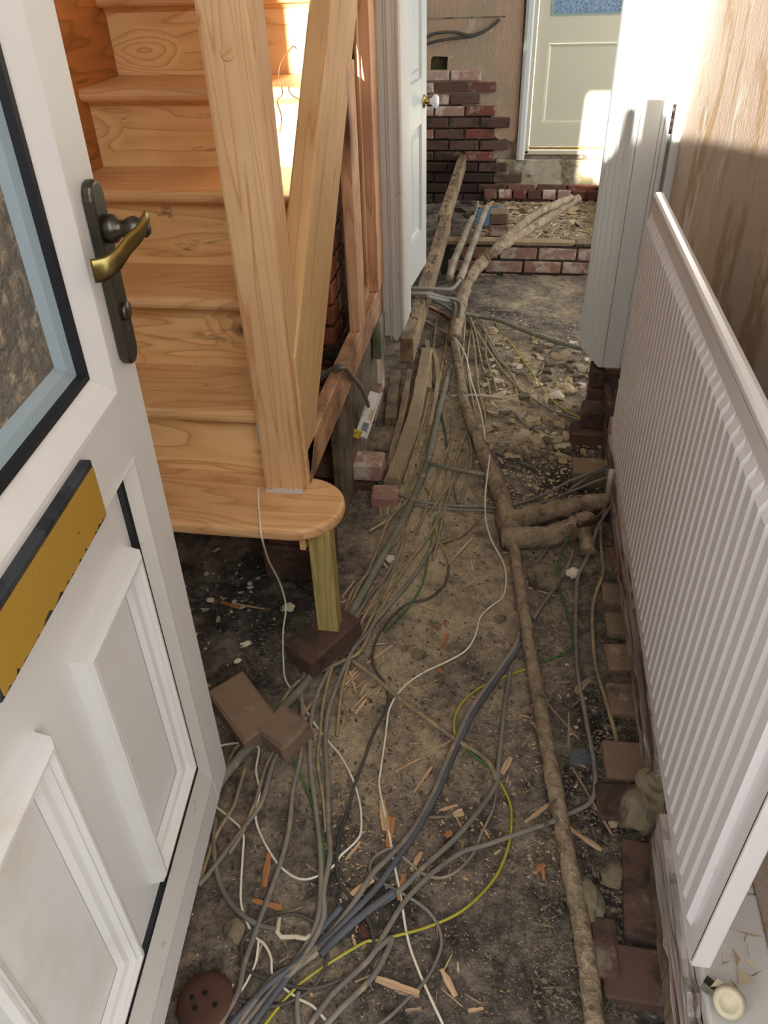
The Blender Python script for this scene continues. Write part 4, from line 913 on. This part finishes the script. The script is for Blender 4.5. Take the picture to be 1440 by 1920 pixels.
WI = [
 (wA,.0026,'wirewhite','long white wire hanging over the bottom stair tread and looping across the dirt'),
 ([(404,1512),(429,1532),(455,1560),(455,1604),(452,1652),(453,1700),(474,1751),(495,1770),(508,1795),(511,1827),(530,1850),(559,1872),(588,1888),(625,1930)],.0026,'wirewhite','white wire coming from under the front door to the bottom edge'),
 ([(485,1763),(479,1805),(463,1840),(449,1862),(425,1894),(398,1930)],.0024,'wirewhite','short white wire branch at the bottom left ending by the terracotta disc'),
 ([(919,853,.10),(914,890,.07),(910,930,.05),(911,975,.05),(922,1014,.04),(943,1053),(949,1087),(943,1119),(922,1136),(901,1157),(891,1192),(874,1219),(839,1240),(794,1261),(756,1289),(731,1327),(723,1379),(714,1442),(711,1470),(718,1512),(730,1566),(740,1624),(751,1678),(764,1758),(783,1815),(805,1866),(835,1930)],.0027,'wirewhite','long pale wire winding down the centre of the hall to the bottom edge'),
 ([(758,583,.03),(787,594,.03),(827,618),(857,639,.05),(874,670,.06),(883,712,.06),(891,737,.06),(902,777,.05),(910,824,.05)],.0028,'wirewhite','short white wire by the far doorway lying over the lagged pipe'),
 ([(988,1254,.012),(943,1270),(901,1289),(867,1317),(852,1350),(855,1383),(874,1403)],.0030,'wireyellow','upper arc of yellow wire leaving the long lagged pipe'),
 ([(874,1403),(892,1420),(908,1431),(926,1449)],.0030,'wiregreen','green length of the earth wire between the two yellow arcs'),
 ([(926,1449),(936,1464),(956,1505),(959,1547),(952,1592),(930,1643),(892,1687),(853,1716),(805,1737),(761,1750),(703,1764),(683,1767),(619,1805),(565,1843),(525,1885),(490,1930)],.0030,'wireyellow','long bright yellow wire curving round the bottom centre'),
 ([(1071,1001,.06),(1056,1025,.04),(1048,1060),(1047,1091),(1061,1143),(1072,1175),(1075,1206),(1064,1222),(1047,1230),(1012,1243)],.0028,'wiregreen','green and yellow wire arching right of the long lagged pipe'),
 ([(925,600),(955,640),(996,696),(1028,742),(1060,769),(1101,788),(1143,793,.05)],.0030,'wireyellow','yellow wire lying on the rubble in the far doorway'),
 ([(1146,918,.08),(1130,930,.05),(1112,941,.06)],.0024,'wireyellow','short yellow wire end beside the white radiator tail'),
 ([(535,1386),(556,1437),(581,1495),(604,1572),(607,1636),(597,1699),(588,1738)],.0030,'wiregreen','dark green wire between two grey cables at the lower left'),
 ([(815,966),(808,1018),(794,1087),(775,1125),(759,1146),(721,1185)],.0030,'wiregreen','dark green wire lying left of centre beside the pale stone'),
 ([(350,1908),(385,1896),(420,1900),(450,1912)],.0016,'wireblue','thin blue wire over the terracotta disc'),
 ([(343,1883),(347,1900),(360,1912),(375,1908),(374,1895),(368,1888)],.0014,'wirewhite','tiny curled white wire end on the terracotta disc'),
]
for p_, r_, m_, l_ in WI: cable(p_, r_, m_, l_, name='wire', cat='wire')
# cables on the far wall
for k,(pts_,lb) in enumerate([([(798,72),(815,63),(850,60),(880,66),(905,60),(925,48),(936,37)],'upper black cable strung across the far bare wall'),([(798,84),(815,78),(850,72),(885,68),(910,58),(930,42),(938,36)],'lower black cable strung across the far bare wall')]):
    MB().tube(smoothline([ony(a_,b2,YB-.03) for a_,b2 in pts_],5), .009, 8).build('cable', M['cabledark'], None, label=lb, cat='cable')
# loose wire on the upper stair
MB().tube(smoothline([ony(556,92,2.16),ony(548,88,2.15),ony(527,118,2.13),ony(523,145,2.12),ony(530,175,2.1),ony(520,190,2.0),ony(528,220,1.95),ony(524,250,1.93)],5), .0016, 6).build('wire', M['copper'], None, label='thin brown wire dangling down the stair treads between newel and string', cat='wire')
# socket
sc = onz(690,778,.24); sk = empty('loose_socket', sc, 'back of a loose white electrical socket with yellow sticker below the stair rail', 'socket')
A = onz(706,736,.29); B_ = onz(678,818,.20); ax = (B_-A); Ls = ax.length; ax.normalize(); vw = (sc-CAM).normalized()
si = ax.cross(vw).normalized(); nrm = si.cross(ax).normalized()
if nrm.dot(vw) > 0: nrm = -nrm
def FS(u, v, h): return A + ax*u + si*v + nrm*h
sg = 1 if si.dot(_xx) > 0 else -1
MB().fbox(0, Ls, -.024, .016, -.03, .0, FS).build('socket_body', M['socket'], sk, bevel=.003)
MB().fbox(-.004, Ls+.006, sg*.014, sg*.020, -.032, .008, FS).build('face_plate', M['socket'], sk, bevel=.0015)
MB().fbox(Ls*.70, Ls*.88, -.010, .010, .0, .002, FS).build('rating_label', M['greytag'], sk)
MB().fbox(Ls*.90, Ls*1.07, sg*-.034, sg*-.002, -.004, .0015, FS).build('sticker', M['yellowtag'], sk, bevel=.001, label='yellow sticker')
MB().fbox(Ls*.38, Ls*.62, sg*.0, sg*.013, .0, .0016, FS).build('dried_mud', M['stone'], sk)
# ================================================================== DEBRIS
rs = random.Random(11)
def stone(px, py, r, mat, label, flat=.6, name='stone', seed=None):
    return rock(G(px,py,r*flat*.35), r, seed if seed else rs.randint(0,999), flat, mat, 3, name, None, label=label, cat='stone')
stone(735,1050,.024,'plastercrumb','pale chalky stone left of centre beside the green wire',.5)
stone(1020,1086,.052,'block','big brown stone between the lagged pipe and the green wire',.7,seed=5)
stone(1074,1075,.024,'plastercrumb','pale angular stone right of the big brown stone',.6)
stone(1101,1072,.018,'block','small grey-brown stone beside the pale angular one',.6)
stone(1002,789,.036,'stone','pale round stone above the dark pit in the mid distance',.6)
stone(1063,732,.034,'stone','yellowish stone below the yellow wire near the right door frame',.6)
stone(1105,772,.045,'block','grey slab stone near the radiator foot',.5)
stone(922,622,.032,'stone','pale stone at the top of the rubble in the doorway',.6)
stone(620,1780,.024,'block','flat brown stone beside the yellow wire bottom left',.35)
stone(680,1748,.016,'terracotta','reddish pebble beside the blue-grey cables',.5)
stone(440,1745,.024,'block','brown clod near the front door foot',.5)
stone(648,1676,.012,'block','small brown stone above the blue-grey sleeve',.5)
stone(760,1215,.014,'block','left of a pair of half-buried pebbles in the centre',.4)
stone(786,1228,.020,'block','right of a pair of half-buried pebbles in the centre',.4)
stone(937,1160,.018,'block','dark pebble left of the long lagged pipe',.5)
stone(1105,1690,.045,'block','grey mortar lump right of the long lagged pipe',.45)
stone(1150,1640,.028,'block','ash-grey lump near the dark right-hand hollow',.4)
stone(1090,1420,.030,'cableblue','dark slate fragment right of the long lagged pipe',.25)
stone(462,1208,.018,'plastercrumb','pale triangular plaster flake left, near the front door edge',.2)
stone(446,1240,.011,'plastercrumb','small plaster flake near the front door edge',.3)
stone(395,1125,.012,'plastercrumb','pale chip in the shadow under the stairs',.4)
stone(540,1140,.020,'plastercrumb','grey plaster shard left of the brick under the prop',.2)
DS = dict(stone='tan', block='dark brown', plastercrumb='pale chalky', mortarpale='grey mortar', soot='sooty black', brickdim='dull red brick', chip='pale', chipgrey='grey-brown', chiporange='orange')
SHARD = {}
def shard(c, r, mat, where, group, flat=.5):
    key = (mat, rs.randint(0, 9))
    if key not in SHARD:
        bm = bmesh.new()
        for _ in range(11):
            v = Vector((rs.gauss(0,1), rs.gauss(0,1), rs.gauss(0,1))).normalized(); bm.verts.new((v.x, v.y*rs.uniform(.6,.9), v.z*.55))
        res = bmesh.ops.convex_hull(bm, input=bm.verts)
        bmesh.ops.delete(bm, geom=[g for g in res['geom_interior'] if isinstance(g, bmesh.types.BMVert)], context='VERTS')
        me = bpy.data.meshes.new('rubble_piece'); bm.to_mesh(me); bm.free(); me.materials.append(M[mat]); SHARD[key] = me
    o = bpy.data.objects.new('rubble_piece', SHARD[key]); COL.objects.link(o)
    o.matrix_world = Matrix.Translation(c) @ Matrix.Rotation(rs.uniform(0,6.28),4,'Z') @ Matrix.Rotation(rs.uniform(-.4,.4),4,'X') @ Matrix.Diagonal((r, r, r*flat*1.6, 1))
    sz = 'large' if r > .026 else ('middling' if r > .014 else 'small')
    d_ = sz + ' ' + DS[mat]
    return tag(o, d_ + ' fragment ' + where, 'rubble', d_ + ' ' + group)
for i in range(215):
    px = rs.uniform(905,1135); py = rs.uniform(632,870)
    if px > 1120 and py < 700: continue
    if py > 800 and px < 1000 and rs.random() < .6: continue
    shard(G(px,py,.005), .012+.034*rs.random()**1.8, rs.choice(['stone','stone','stone','block','plastercrumb']), 'in the rubble across the far doorway', 'rubble in the doorway')
for i in range(0):
    px = rs.uniform(925,1135); py = rs.uniform(640,860)
    pass
for i in range(36):
    px = rs.uniform(1000,1175); py = rs.uniform(1010,1900)
    shard(G(px,py,.003), .005+.016*rs.random()**3, rs.choice(['stone','block','block','block','plastercrumb']), 'along the foot of the right wall', 'rubble by the right wall')
for i in range(80):
    px = rs.gauss(430,65); py = rs.gauss(1120,75)
    if px < 345 or py > 1290 or py < 1010 or px > 600: continue
    shard(G(px,py,.002), .004+.013*rs.random()**1.6, rs.choice(['plastercrumb','stone','block']), 'on the dark earth under the stairs', 'flakes under the stairs', .25)
for i in range(48):
    x = rs.uniform(-.15,.62); y = rs.uniform(4.75,6.3)
    shard(Vector((x,y,ground(x,y)+.01)), .02+.04*rs.random()**2, rs.choice(['stone','stone','block','mortarpale']), 'behind the low brick wall of the back room', 'rubble behind the low wall')
for i in range(16):
    x = rs.uniform(-1.2,-.2); y = rs.uniform(4.9,6.3)
    shard(Vector((x,y,ground(x,y)+.02)), .03+.05*rs.random(), rs.choice(['soot','brickdim','soot']), 'left of the joist in the back room', 'rubble left of the joist')
# wood chips
def chip(px, py, ang, L, w, mat, label=None, group=None, lift=.002, h=None, name='wood_splinter', cat='wood splinter', P=None):
    c = P if P else G(px,py,lift+.002); ca, sa = math.cos(ang), math.sin(ang); hh = h or w*.3
    n = 5; o = []
    for i in range(n+1):
        t_ = i/n*2-1; ww = w*.5*(1-.18*abs(t_)**4) + rs.uniform(-.13,.13)*w
        for sgn in (-1,1):
            for zz in (-.5,.5): o.append(Vector((t_*L/2, sgn*ww, zz*hh + rs.uniform(-.1,.1)*hh)))
    fs = []
    for i in range(n):
        a_ = i*4; b2 = a_+4; fs += [(a_,a_+1,b2+1,b2),(a_+1,a_+3,b2+3,b2+1),(a_+3,a_+2,b2+2,b2+3),(a_+2,a_,b2,b2+2)]
    fs += [(0,2,3,1),(n*4,n*4+1,n*4+3,n*4+2)]
    R_ = Matrix.Rotation(ang,3,'Z') @ Matrix.Rotation(rs.uniform(-.12,.12),3,'Y') @ Matrix.Rotation(rs.uniform(-.3,.3),3,'X')
    me = bpy.data.meshes.new(name); me.from_pydata(o, [], fs); me.materials.append(M[mat]); ob = bpy.data.objects.new(name, me); COL.objects.link(ob)
    ob.matrix_world = Matrix.Translation(c) @ R_.to_4x4(); tag(ob, label, cat, group); return ob
def chip2(ax_, ay, bx_, by, w, mat, label, h=None):
    a1 = G(ax_,ay,.004); b1 = G(bx_,by,.004); v = b1-a1; return chip(0,0,math.atan2(v.y,v.x),v.length,w,mat,label,P=(a1+b1)/2+Vector((0,0,.003)),h=h)
for q in [(505,1602,495,1664,.016,'chiporange','orange wedge of pine inside the white wire loop, bottom left'),(474,1690,528,1704,.014,'chiporange','orange pine offcut above the pale curled strip'),
 (655,1680,700,1652,.016,'chip','flat pale offcut above the blue-grey sleeve'),(705,1835,786,1866,.018,'chip','long pale splintered slat at the bottom centre'),(828,1818,854,1870,.014,'chip','pale wedge-shaped sliver at the bottom centre'),
 (1005,1634,1022,1622,.014,'chiporange','orange chip alone on the dark earth left of the lagged pipe'),(1016,1624,1020,1652,.008,'chiporange','narrow orange chip below the lone orange chip'),
 (1066,1555,1128,1594,.013,'chip','pale slat right of the long lagged pipe pointing to the right wall'),(1072,1438,1146,1566,.007,'chipgrey','long thin grey stick right of the lagged pipe'),
 (1022,1322,1094,1392,.007,'chipgrey','long grey stick lower right of the pipe junction'),(1066,1340,1066,1404,.006,'chipgrey','upright grey lath beside the flat grey cable'),
 (840,1060,886,1010,.009,'chip','pale straight stick beside the black cable in the centre'),(975,1012,950,1060,.009,'chiporange','bright red-orange splinter leaning by the pipe junction'),
 (828,1212,838,1190,.013,'chiporange','tan leaf-shaped chip in the centre'),(814,1174,842,1168,.008,'chiporange','reddish splinter in the centre above the tan chip'),(822,1254,830,1264,.014,'chiporange','small red brick chip near the centre wire'),
 (786,1133,814,1146,.007,'chip','short splinter below the black cable bend'),(656,1262,668,1300,.008,'chip','pale splinter right of the lead pipe lower down'),(672,1180,708,1110,.008,'chip','long sliver beside the grey cables left of centre'),
 (984,1545,1030,1508,.010,'chip','sliver pointing at the lagged pipe lower right'),(810,1440,776,1486,.008,'chip','sliver left of the paired dark cables'),(742,1446,790,1424,.006,'chip','thin curved sliver left of the paired dark cables'),
 (958,1422,940,1452,.016,'chip','pale chip between grey cable and lagged pipe'),(850,1530,868,1524,.020,'chip','square pale chip beside the paired cables'),
 (1078,1300,1104,1276,.020,'chipgrey','dark crumpled wood piece crossed by the flat grey cable'),(440,1135,500,1142,.008,'chip','pale stick on the dark earth under the stairs'),(415,1132,452,1140,.014,'chiporange','reddish stick end on the dark earth under the stairs'),
 (962,688,975,780,.008,'chip','pale lath lying across the doorway rubble'),(1010,580,1085,592,.006,'chip','straw-coloured stick on the clear earth before the low wall'),(875,545,905,552,.006,'chip','small stick left on the earth before the low wall'),
 (1190,1720,1192,1748,.006,'chip','pale sliver lying on the long dark footing brick'),(985,1100,1040,1120,.006,'chip','sliver under the lower lagged branch'),
 (735,1535,728,1590,.020,'chiporange','rotten brown wood clump under the pale wire'),(716,1500,724,1560,.018,'chip','pale shaving above the rotten brown clump'),(758,1640,748,1690,.012,'chiporange','orange shaving below the rotten clump'),
 (790,1600,772,1632,.012,'chip','pale shaving right of the rotten clump'),(836,1570,846,1560,.014,'chiporange','reddish chip left of the yellow arc'),(905,1590,925,1578,.010,'chiporange','chip under the flat grey cable')]:
    chip2(*q[:4], q[4]*.8, q[5], q[6])
# pale bent strip
MB().tube(PG([(524,1720),(520,1748),(528,1757),(555,1756),(574,1760),(582,1752)], .012), .005, 6, True, .4).build('bent_strip', M['plastercrumb'], None, label='pale bent strip of dried sealant inside the black coil', cat='strip')
zones = [  # px range, py range, count, label, size, mats
 ((660,960),(1000,1330),75,'sawn splinter on the sandy earth in the middle of the hall','splinters on the middle sand',.5),
 ((560,1050),(1330,1640),70,'wood sliver scattered among the cables in the lower hall','slivers among the lower cables',.5),
 ((700,900),(700,960),48,'wood shaving caught between the pipes in the upper hall','shavings between the upper pipes',.6),
 ((430,900),(1640,1910),50,'wood crumb scattered over the bottom of the floor','crumbs at the bottom',.45),
 ((940,1130),(640,960),22,'sliver of lath among the doorway rubble','laths in the rubble',.6),
 ((1030,1130),(1250,1600),28,'brown sliver between the lagged pipe and the right wall','slivers by the right wall',.6)]
def CK(L, lb, gp):
    mt = rs.choice(['chip','chip','chipgrey','chipgrey','chipgrey']); d_ = ('long' if L > .03 else ('short' if L > .018 else 'tiny')) + ' ' + DS[mt]
    return mt, d_ + ' ' + lb, d_ + ' ' + gp
for (xa,xb),(ya,yb),n,lb,gp,sz in zones:
    for i in range(int(n*.62)):
        L = (.010+.040*rs.random()**2)*1.1; w = .0018+.0042*rs.random()**1.5
        chip(rs.uniform(xa,xb), rs.uniform(ya,yb), rs.uniform(0,3.14), L, w, *CK(L, lb, gp))

XC = [([(818,600,.03),(812,660),(806,720),(796,780),(775,850),(757,905)],.0048,'dusty cable running beside the half buried sandy timber'),
 ([(840,612,.03),(836,650),(826,700),(820,740),(806,800),(790,860),(770,905),(742,960)],.0052,'dusty cable close along the left flank of the lead pipe'),
 ([(872,600,.04),(868,660),(862,720),(868,770),(880,820),(884,860),(872,910),(862,960)],.0045,'dusty cable tucked under the left flank of the lagged pipe'),
 ([(880,590,.04),(893,630),(903,680),(916,720),(920,760)],.0045,'dusty cable fanning out from the pipe elbows, third from the left'),
 ([(882,585,.04),(912,625),(935,668),(958,700),(975,735)],.0045,'dusty cable fanning out from the pipe elbows, outermost'),
 ([(850,770),(846,820),(832,860),(815,905),(800,950),(780,1000)],.005,'dusty cable between the lead pipe and the lagged pipe'),
 ([(866,850),(850,900),(835,950),(822,1010),(812,1050)],.0042,'thin dusty cable meeting the green wire from above'),
 ([(905,965),(870,1000),(850,1010),(820,1020)],.004,'short dusty cable end left of the pipe junction'),
 ([(640,1215),(620,1260),(606,1320),(600,1380),(596,1430),(606,1500),(612,1560)],.0045,'brown dusty cable between the two lower left grey cables'),
 ([(600,1300),(560,1350),(520,1400),(498,1440),(480,1500),(455,1560),(430,1600)],.0042,'brown dusty cable running towards the foot of the front door'),
 ([(760,1000),(745,1050),(722,1100),(700,1150),(680,1190),(660,1225),(640,1300),(632,1380)],.0045,'dusty cable just right of the lead pipe in mid hall')]
for p_, r_, l_ in XC: cable(p_, r_, 'cabledusty', l_)
for k_ in range(60):
    t0 = rs.random(); px = 840-120*t0+rs.uniform(-50,60); py = 660+330*t0
    chip(px, py, math.pi/2+rs.gauss(-.12,.25), rs.uniform(.03,.13), rs.uniform(.003,.007), rs.choice(['chip','chipgrey','chipgrey','lath']), 'lath-like splinter lying lengthwise between the pipes of the upper hall', 'lengthwise splinters in the upper hall', name='wood_splinter')
for k_ in range(34):
    px = rs.uniform(640,720); py = rs.uniform(1090,1330)
    chip(px, py, math.pi/2+rs.gauss(-.5,.25), rs.uniform(.03,.10), rs.uniform(.003,.007), rs.choice(['chip','chip','chipgrey']), 'long splinter lying along the lead pipe in the lower hall', 'long splinters along the lead pipe')
# sawdust pile piece cluster on pipe junction and fine litter (uncountable)
def litter(name, n, region, smin, smax, mat, label, seed):
    r = random.Random(seed); m = MB()
    for i in range(n):
        px, py = region(r); c = G(px, py, .002)
        if c.x > .36 or c.x < -1.18 or (2.70 < c.y < 2.96 and (c.x < -.48 or c.x > .26)) or 4.57 < c.y < 4.74: continue
        s = r.uniform(smin, smax)*r.random()**.7 + .001; a_ = r.uniform(0,6.28)
        v1 = Vector((math.cos(a_), math.sin(a_), r.uniform(-.3,.3)))*s; v2 = Vector((-math.sin(a_), math.cos(a_), r.uniform(-.3,.3)))*s*r.uniform(.25,.7); u_ = Vector((0,0,s*.45+.0008))
        m.add([c-v1-v2*.3, c+v2, c+v1, c-v2, c+u_], [(0,1,4),(1,2,4),(2,3,4),(3,0,4),(0,3,2,1)])
    return m.build(name, M[mat], None, label=label, cat='litter', kind='stuff')
reg = lambda xa,xb,ya,yb: (lambda r: (r.uniform(xa,xb), r.uniform(ya,yb)))
litter('fine_grit', 5200, reg(420,1180,980,1910), .001,.0042,'chipgrey','fine tan grit and crumbs spread over the earth floor',1)
litter('dark_crumbs', 4200, reg(350,1200,700,1915), .002,.009,'soot','dark earth crumbs spread over the floor',2)
litter('sawdust_flakes', 4200, reg(600,1060,640,1660), .0015,.006,'chip','pale sawdust flakes strewn between the cables',3)
litter('plaster_specks', 900, reg(340,1180,1000,1900), .001,.003,'plastercrumb','tiny white plaster specks on the dark floor',4)
litter('rubble_grit', 2600, reg(890,1140,560,960), .004,.014,'stone','broken rubble grit in the far doorway',5)
litter('brown_grit', 2600, reg(1000,1230,1000,1910), .003,.010,'block','brown crumbled grit along the right wall',6)
def reg2(r): return (r.uniform(840,1120), r.uniform(385,450))
m = MB(); r = random.Random(8)
for i in range(2600):
    x = r.uniform(-.3,.6); y = r.uniform(4.72,6.3); c = Vector((x,y,ground(x,y)+.004)); s = r.uniform(.004,.02); a_ = r.uniform(0,6.28); L = s*r.choice([1,1,2.6])
    v1 = Vector((math.cos(a_), math.sin(a_), r.uniform(-.3,.3)))*L; v2 = Vector((-math.sin(a_), math.cos(a_),0))*s*.35
    m.add([c-v1, c+v2, c+v1, c-v2, c+Vector((0,0,s*.5))], [(0,1,4),(1,2,4),(2,3,4),(3,0,4),(0,3,2,1)])
m.build('back_room_litter', M['stone'], None, label='straw-coloured litter and crumbs on the back room earth', cat='litter', kind='stuff')
# terracotta disc
dc = G(385,1880,.012); td = MB()
td.lathe([(.001,.010),(.030,.013),(.047,.010),(.052,.0),(.052,-.014)], dc, (0,-.05,1), 36)
disc = td.build('terracotta_disc', M['terracotta'], None, label='round brown terracotta disc with small holes at the bottom left by the front door', cat='disc')
for (a_, b2) in ((366,1890),(403,1884),(385,1862),(360,1870)):
    q = onz(a_, b2, dc.z+.0125); MB().lathe([(.0045,0),(.0045,.0012)], q, (0,0,1), 12).build('hole', M['dark'], disc)  # raised dark discs paint the shade of open holes
# ================================================================== OUTSIDE, BEHIND THE CAMERA: added sun blockers and the photographer
MB().box((-1.8,-2.6,-.3),(2.2,-2.45,1.46)).build('sun_blocker_wall', M['outside'], None, label='added low wall that blocks low sun, behind the viewpoint', cat='wall')  # added to keep low sun off the hall floor
MB().box((-.985,-1.62,1.89),(-.365,-1.58,3.2)).build('sun_blocker_board', M['outside'], None, bevel=.02, label='added board that cuts the top off the sun patch, behind the viewpoint', cat='board')  # added to limit the sun patch on the back door
MB().box((-3,-2.6,-.35),(4,-.1,-.12)).build('path_outside', M['block'], kind='structure')
ph = MB()
ph.box((-.012,-.075,1.42),(.062,-.066,1.60)).build('phone', M['gasket'], None, bevel=.004, label='phone held up behind the viewpoint', cat='phone')
coat = MB(); ck = []  # wide coat shape added round the figure to block more sun
for z_, w_, t_ in [(-.1,.16,.10),(.5,.19,.12),(.95,.26,.15),(1.25,.36,.14),(1.40,.37,.12),(1.52,.24,.09),(1.535,.12,.06)]:
    ck += [(.09+w_*math.cos(2*math.pi*k/20), -.72+t_*math.sin(2*math.pi*k/20), z_*1.03) for k in range(20)]
coat.add(ck, [(i*20+k, i*20+(k+1)%20, (i+1)*20+(k+1)%20, (i+1)*20+k) for i in range(6) for k in range(20)] + [tuple(range(19,-1,-1)), tuple(range(120,140))]); coat.sm = True
pers = bpy.data.meshes.new('person'); P_ = [(.20,-.74,1.0),(.20,-.74,1.28),(.20,-.74,1.45),(.24,-.72,1.62),(.26,-.70,1.74),(.0,-.70,1.46),(-.15,-.44,1.37),(-.06,-.16,1.45),(.36,-.70,1.43),(.34,-.42,1.22),(.06,-.14,1.44),(.06,-.74,.95),(.20,-.74,.95),(.06,-.72,.45),(.20,-.72,.45),(.06,-.74,-.10),(.20,-.74,-.10),(-.045,-.10,1.58),(.05,-.10,1.56)]
E_ = [(0,1),(1,2),(2,3),(3,4),(2,5),(5,6),(6,7),(2,8),(8,9),(9,10),(0,11),(0,12),(11,13),(12,14),(13,15),(14,16),(7,17),(10,18)]
pers.from_pydata(P_, E_, []); po = bpy.data.objects.new('person', pers); COL.objects.link(po)
sk_ = po.modifiers.new('skin','SKIN'); R_ = [.13,.14,.12,.055,.085,.06,.045,.035,.06,.045,.035,.09,.09,.06,.06,.05,.05,.025,.022]
for i, v in enumerate(pers.skin_vertices[0].data): v.radius = (R_[i], R_[i]); v.use_root = (i == 0)
po.modifiers.new('sub','SUBSURF').levels = 1; pers.materials.append(M['cloth'])
tag(po, 'person standing behind the viewpoint holding a phone', 'person')
coat.build('coat', M['cloth'], po)
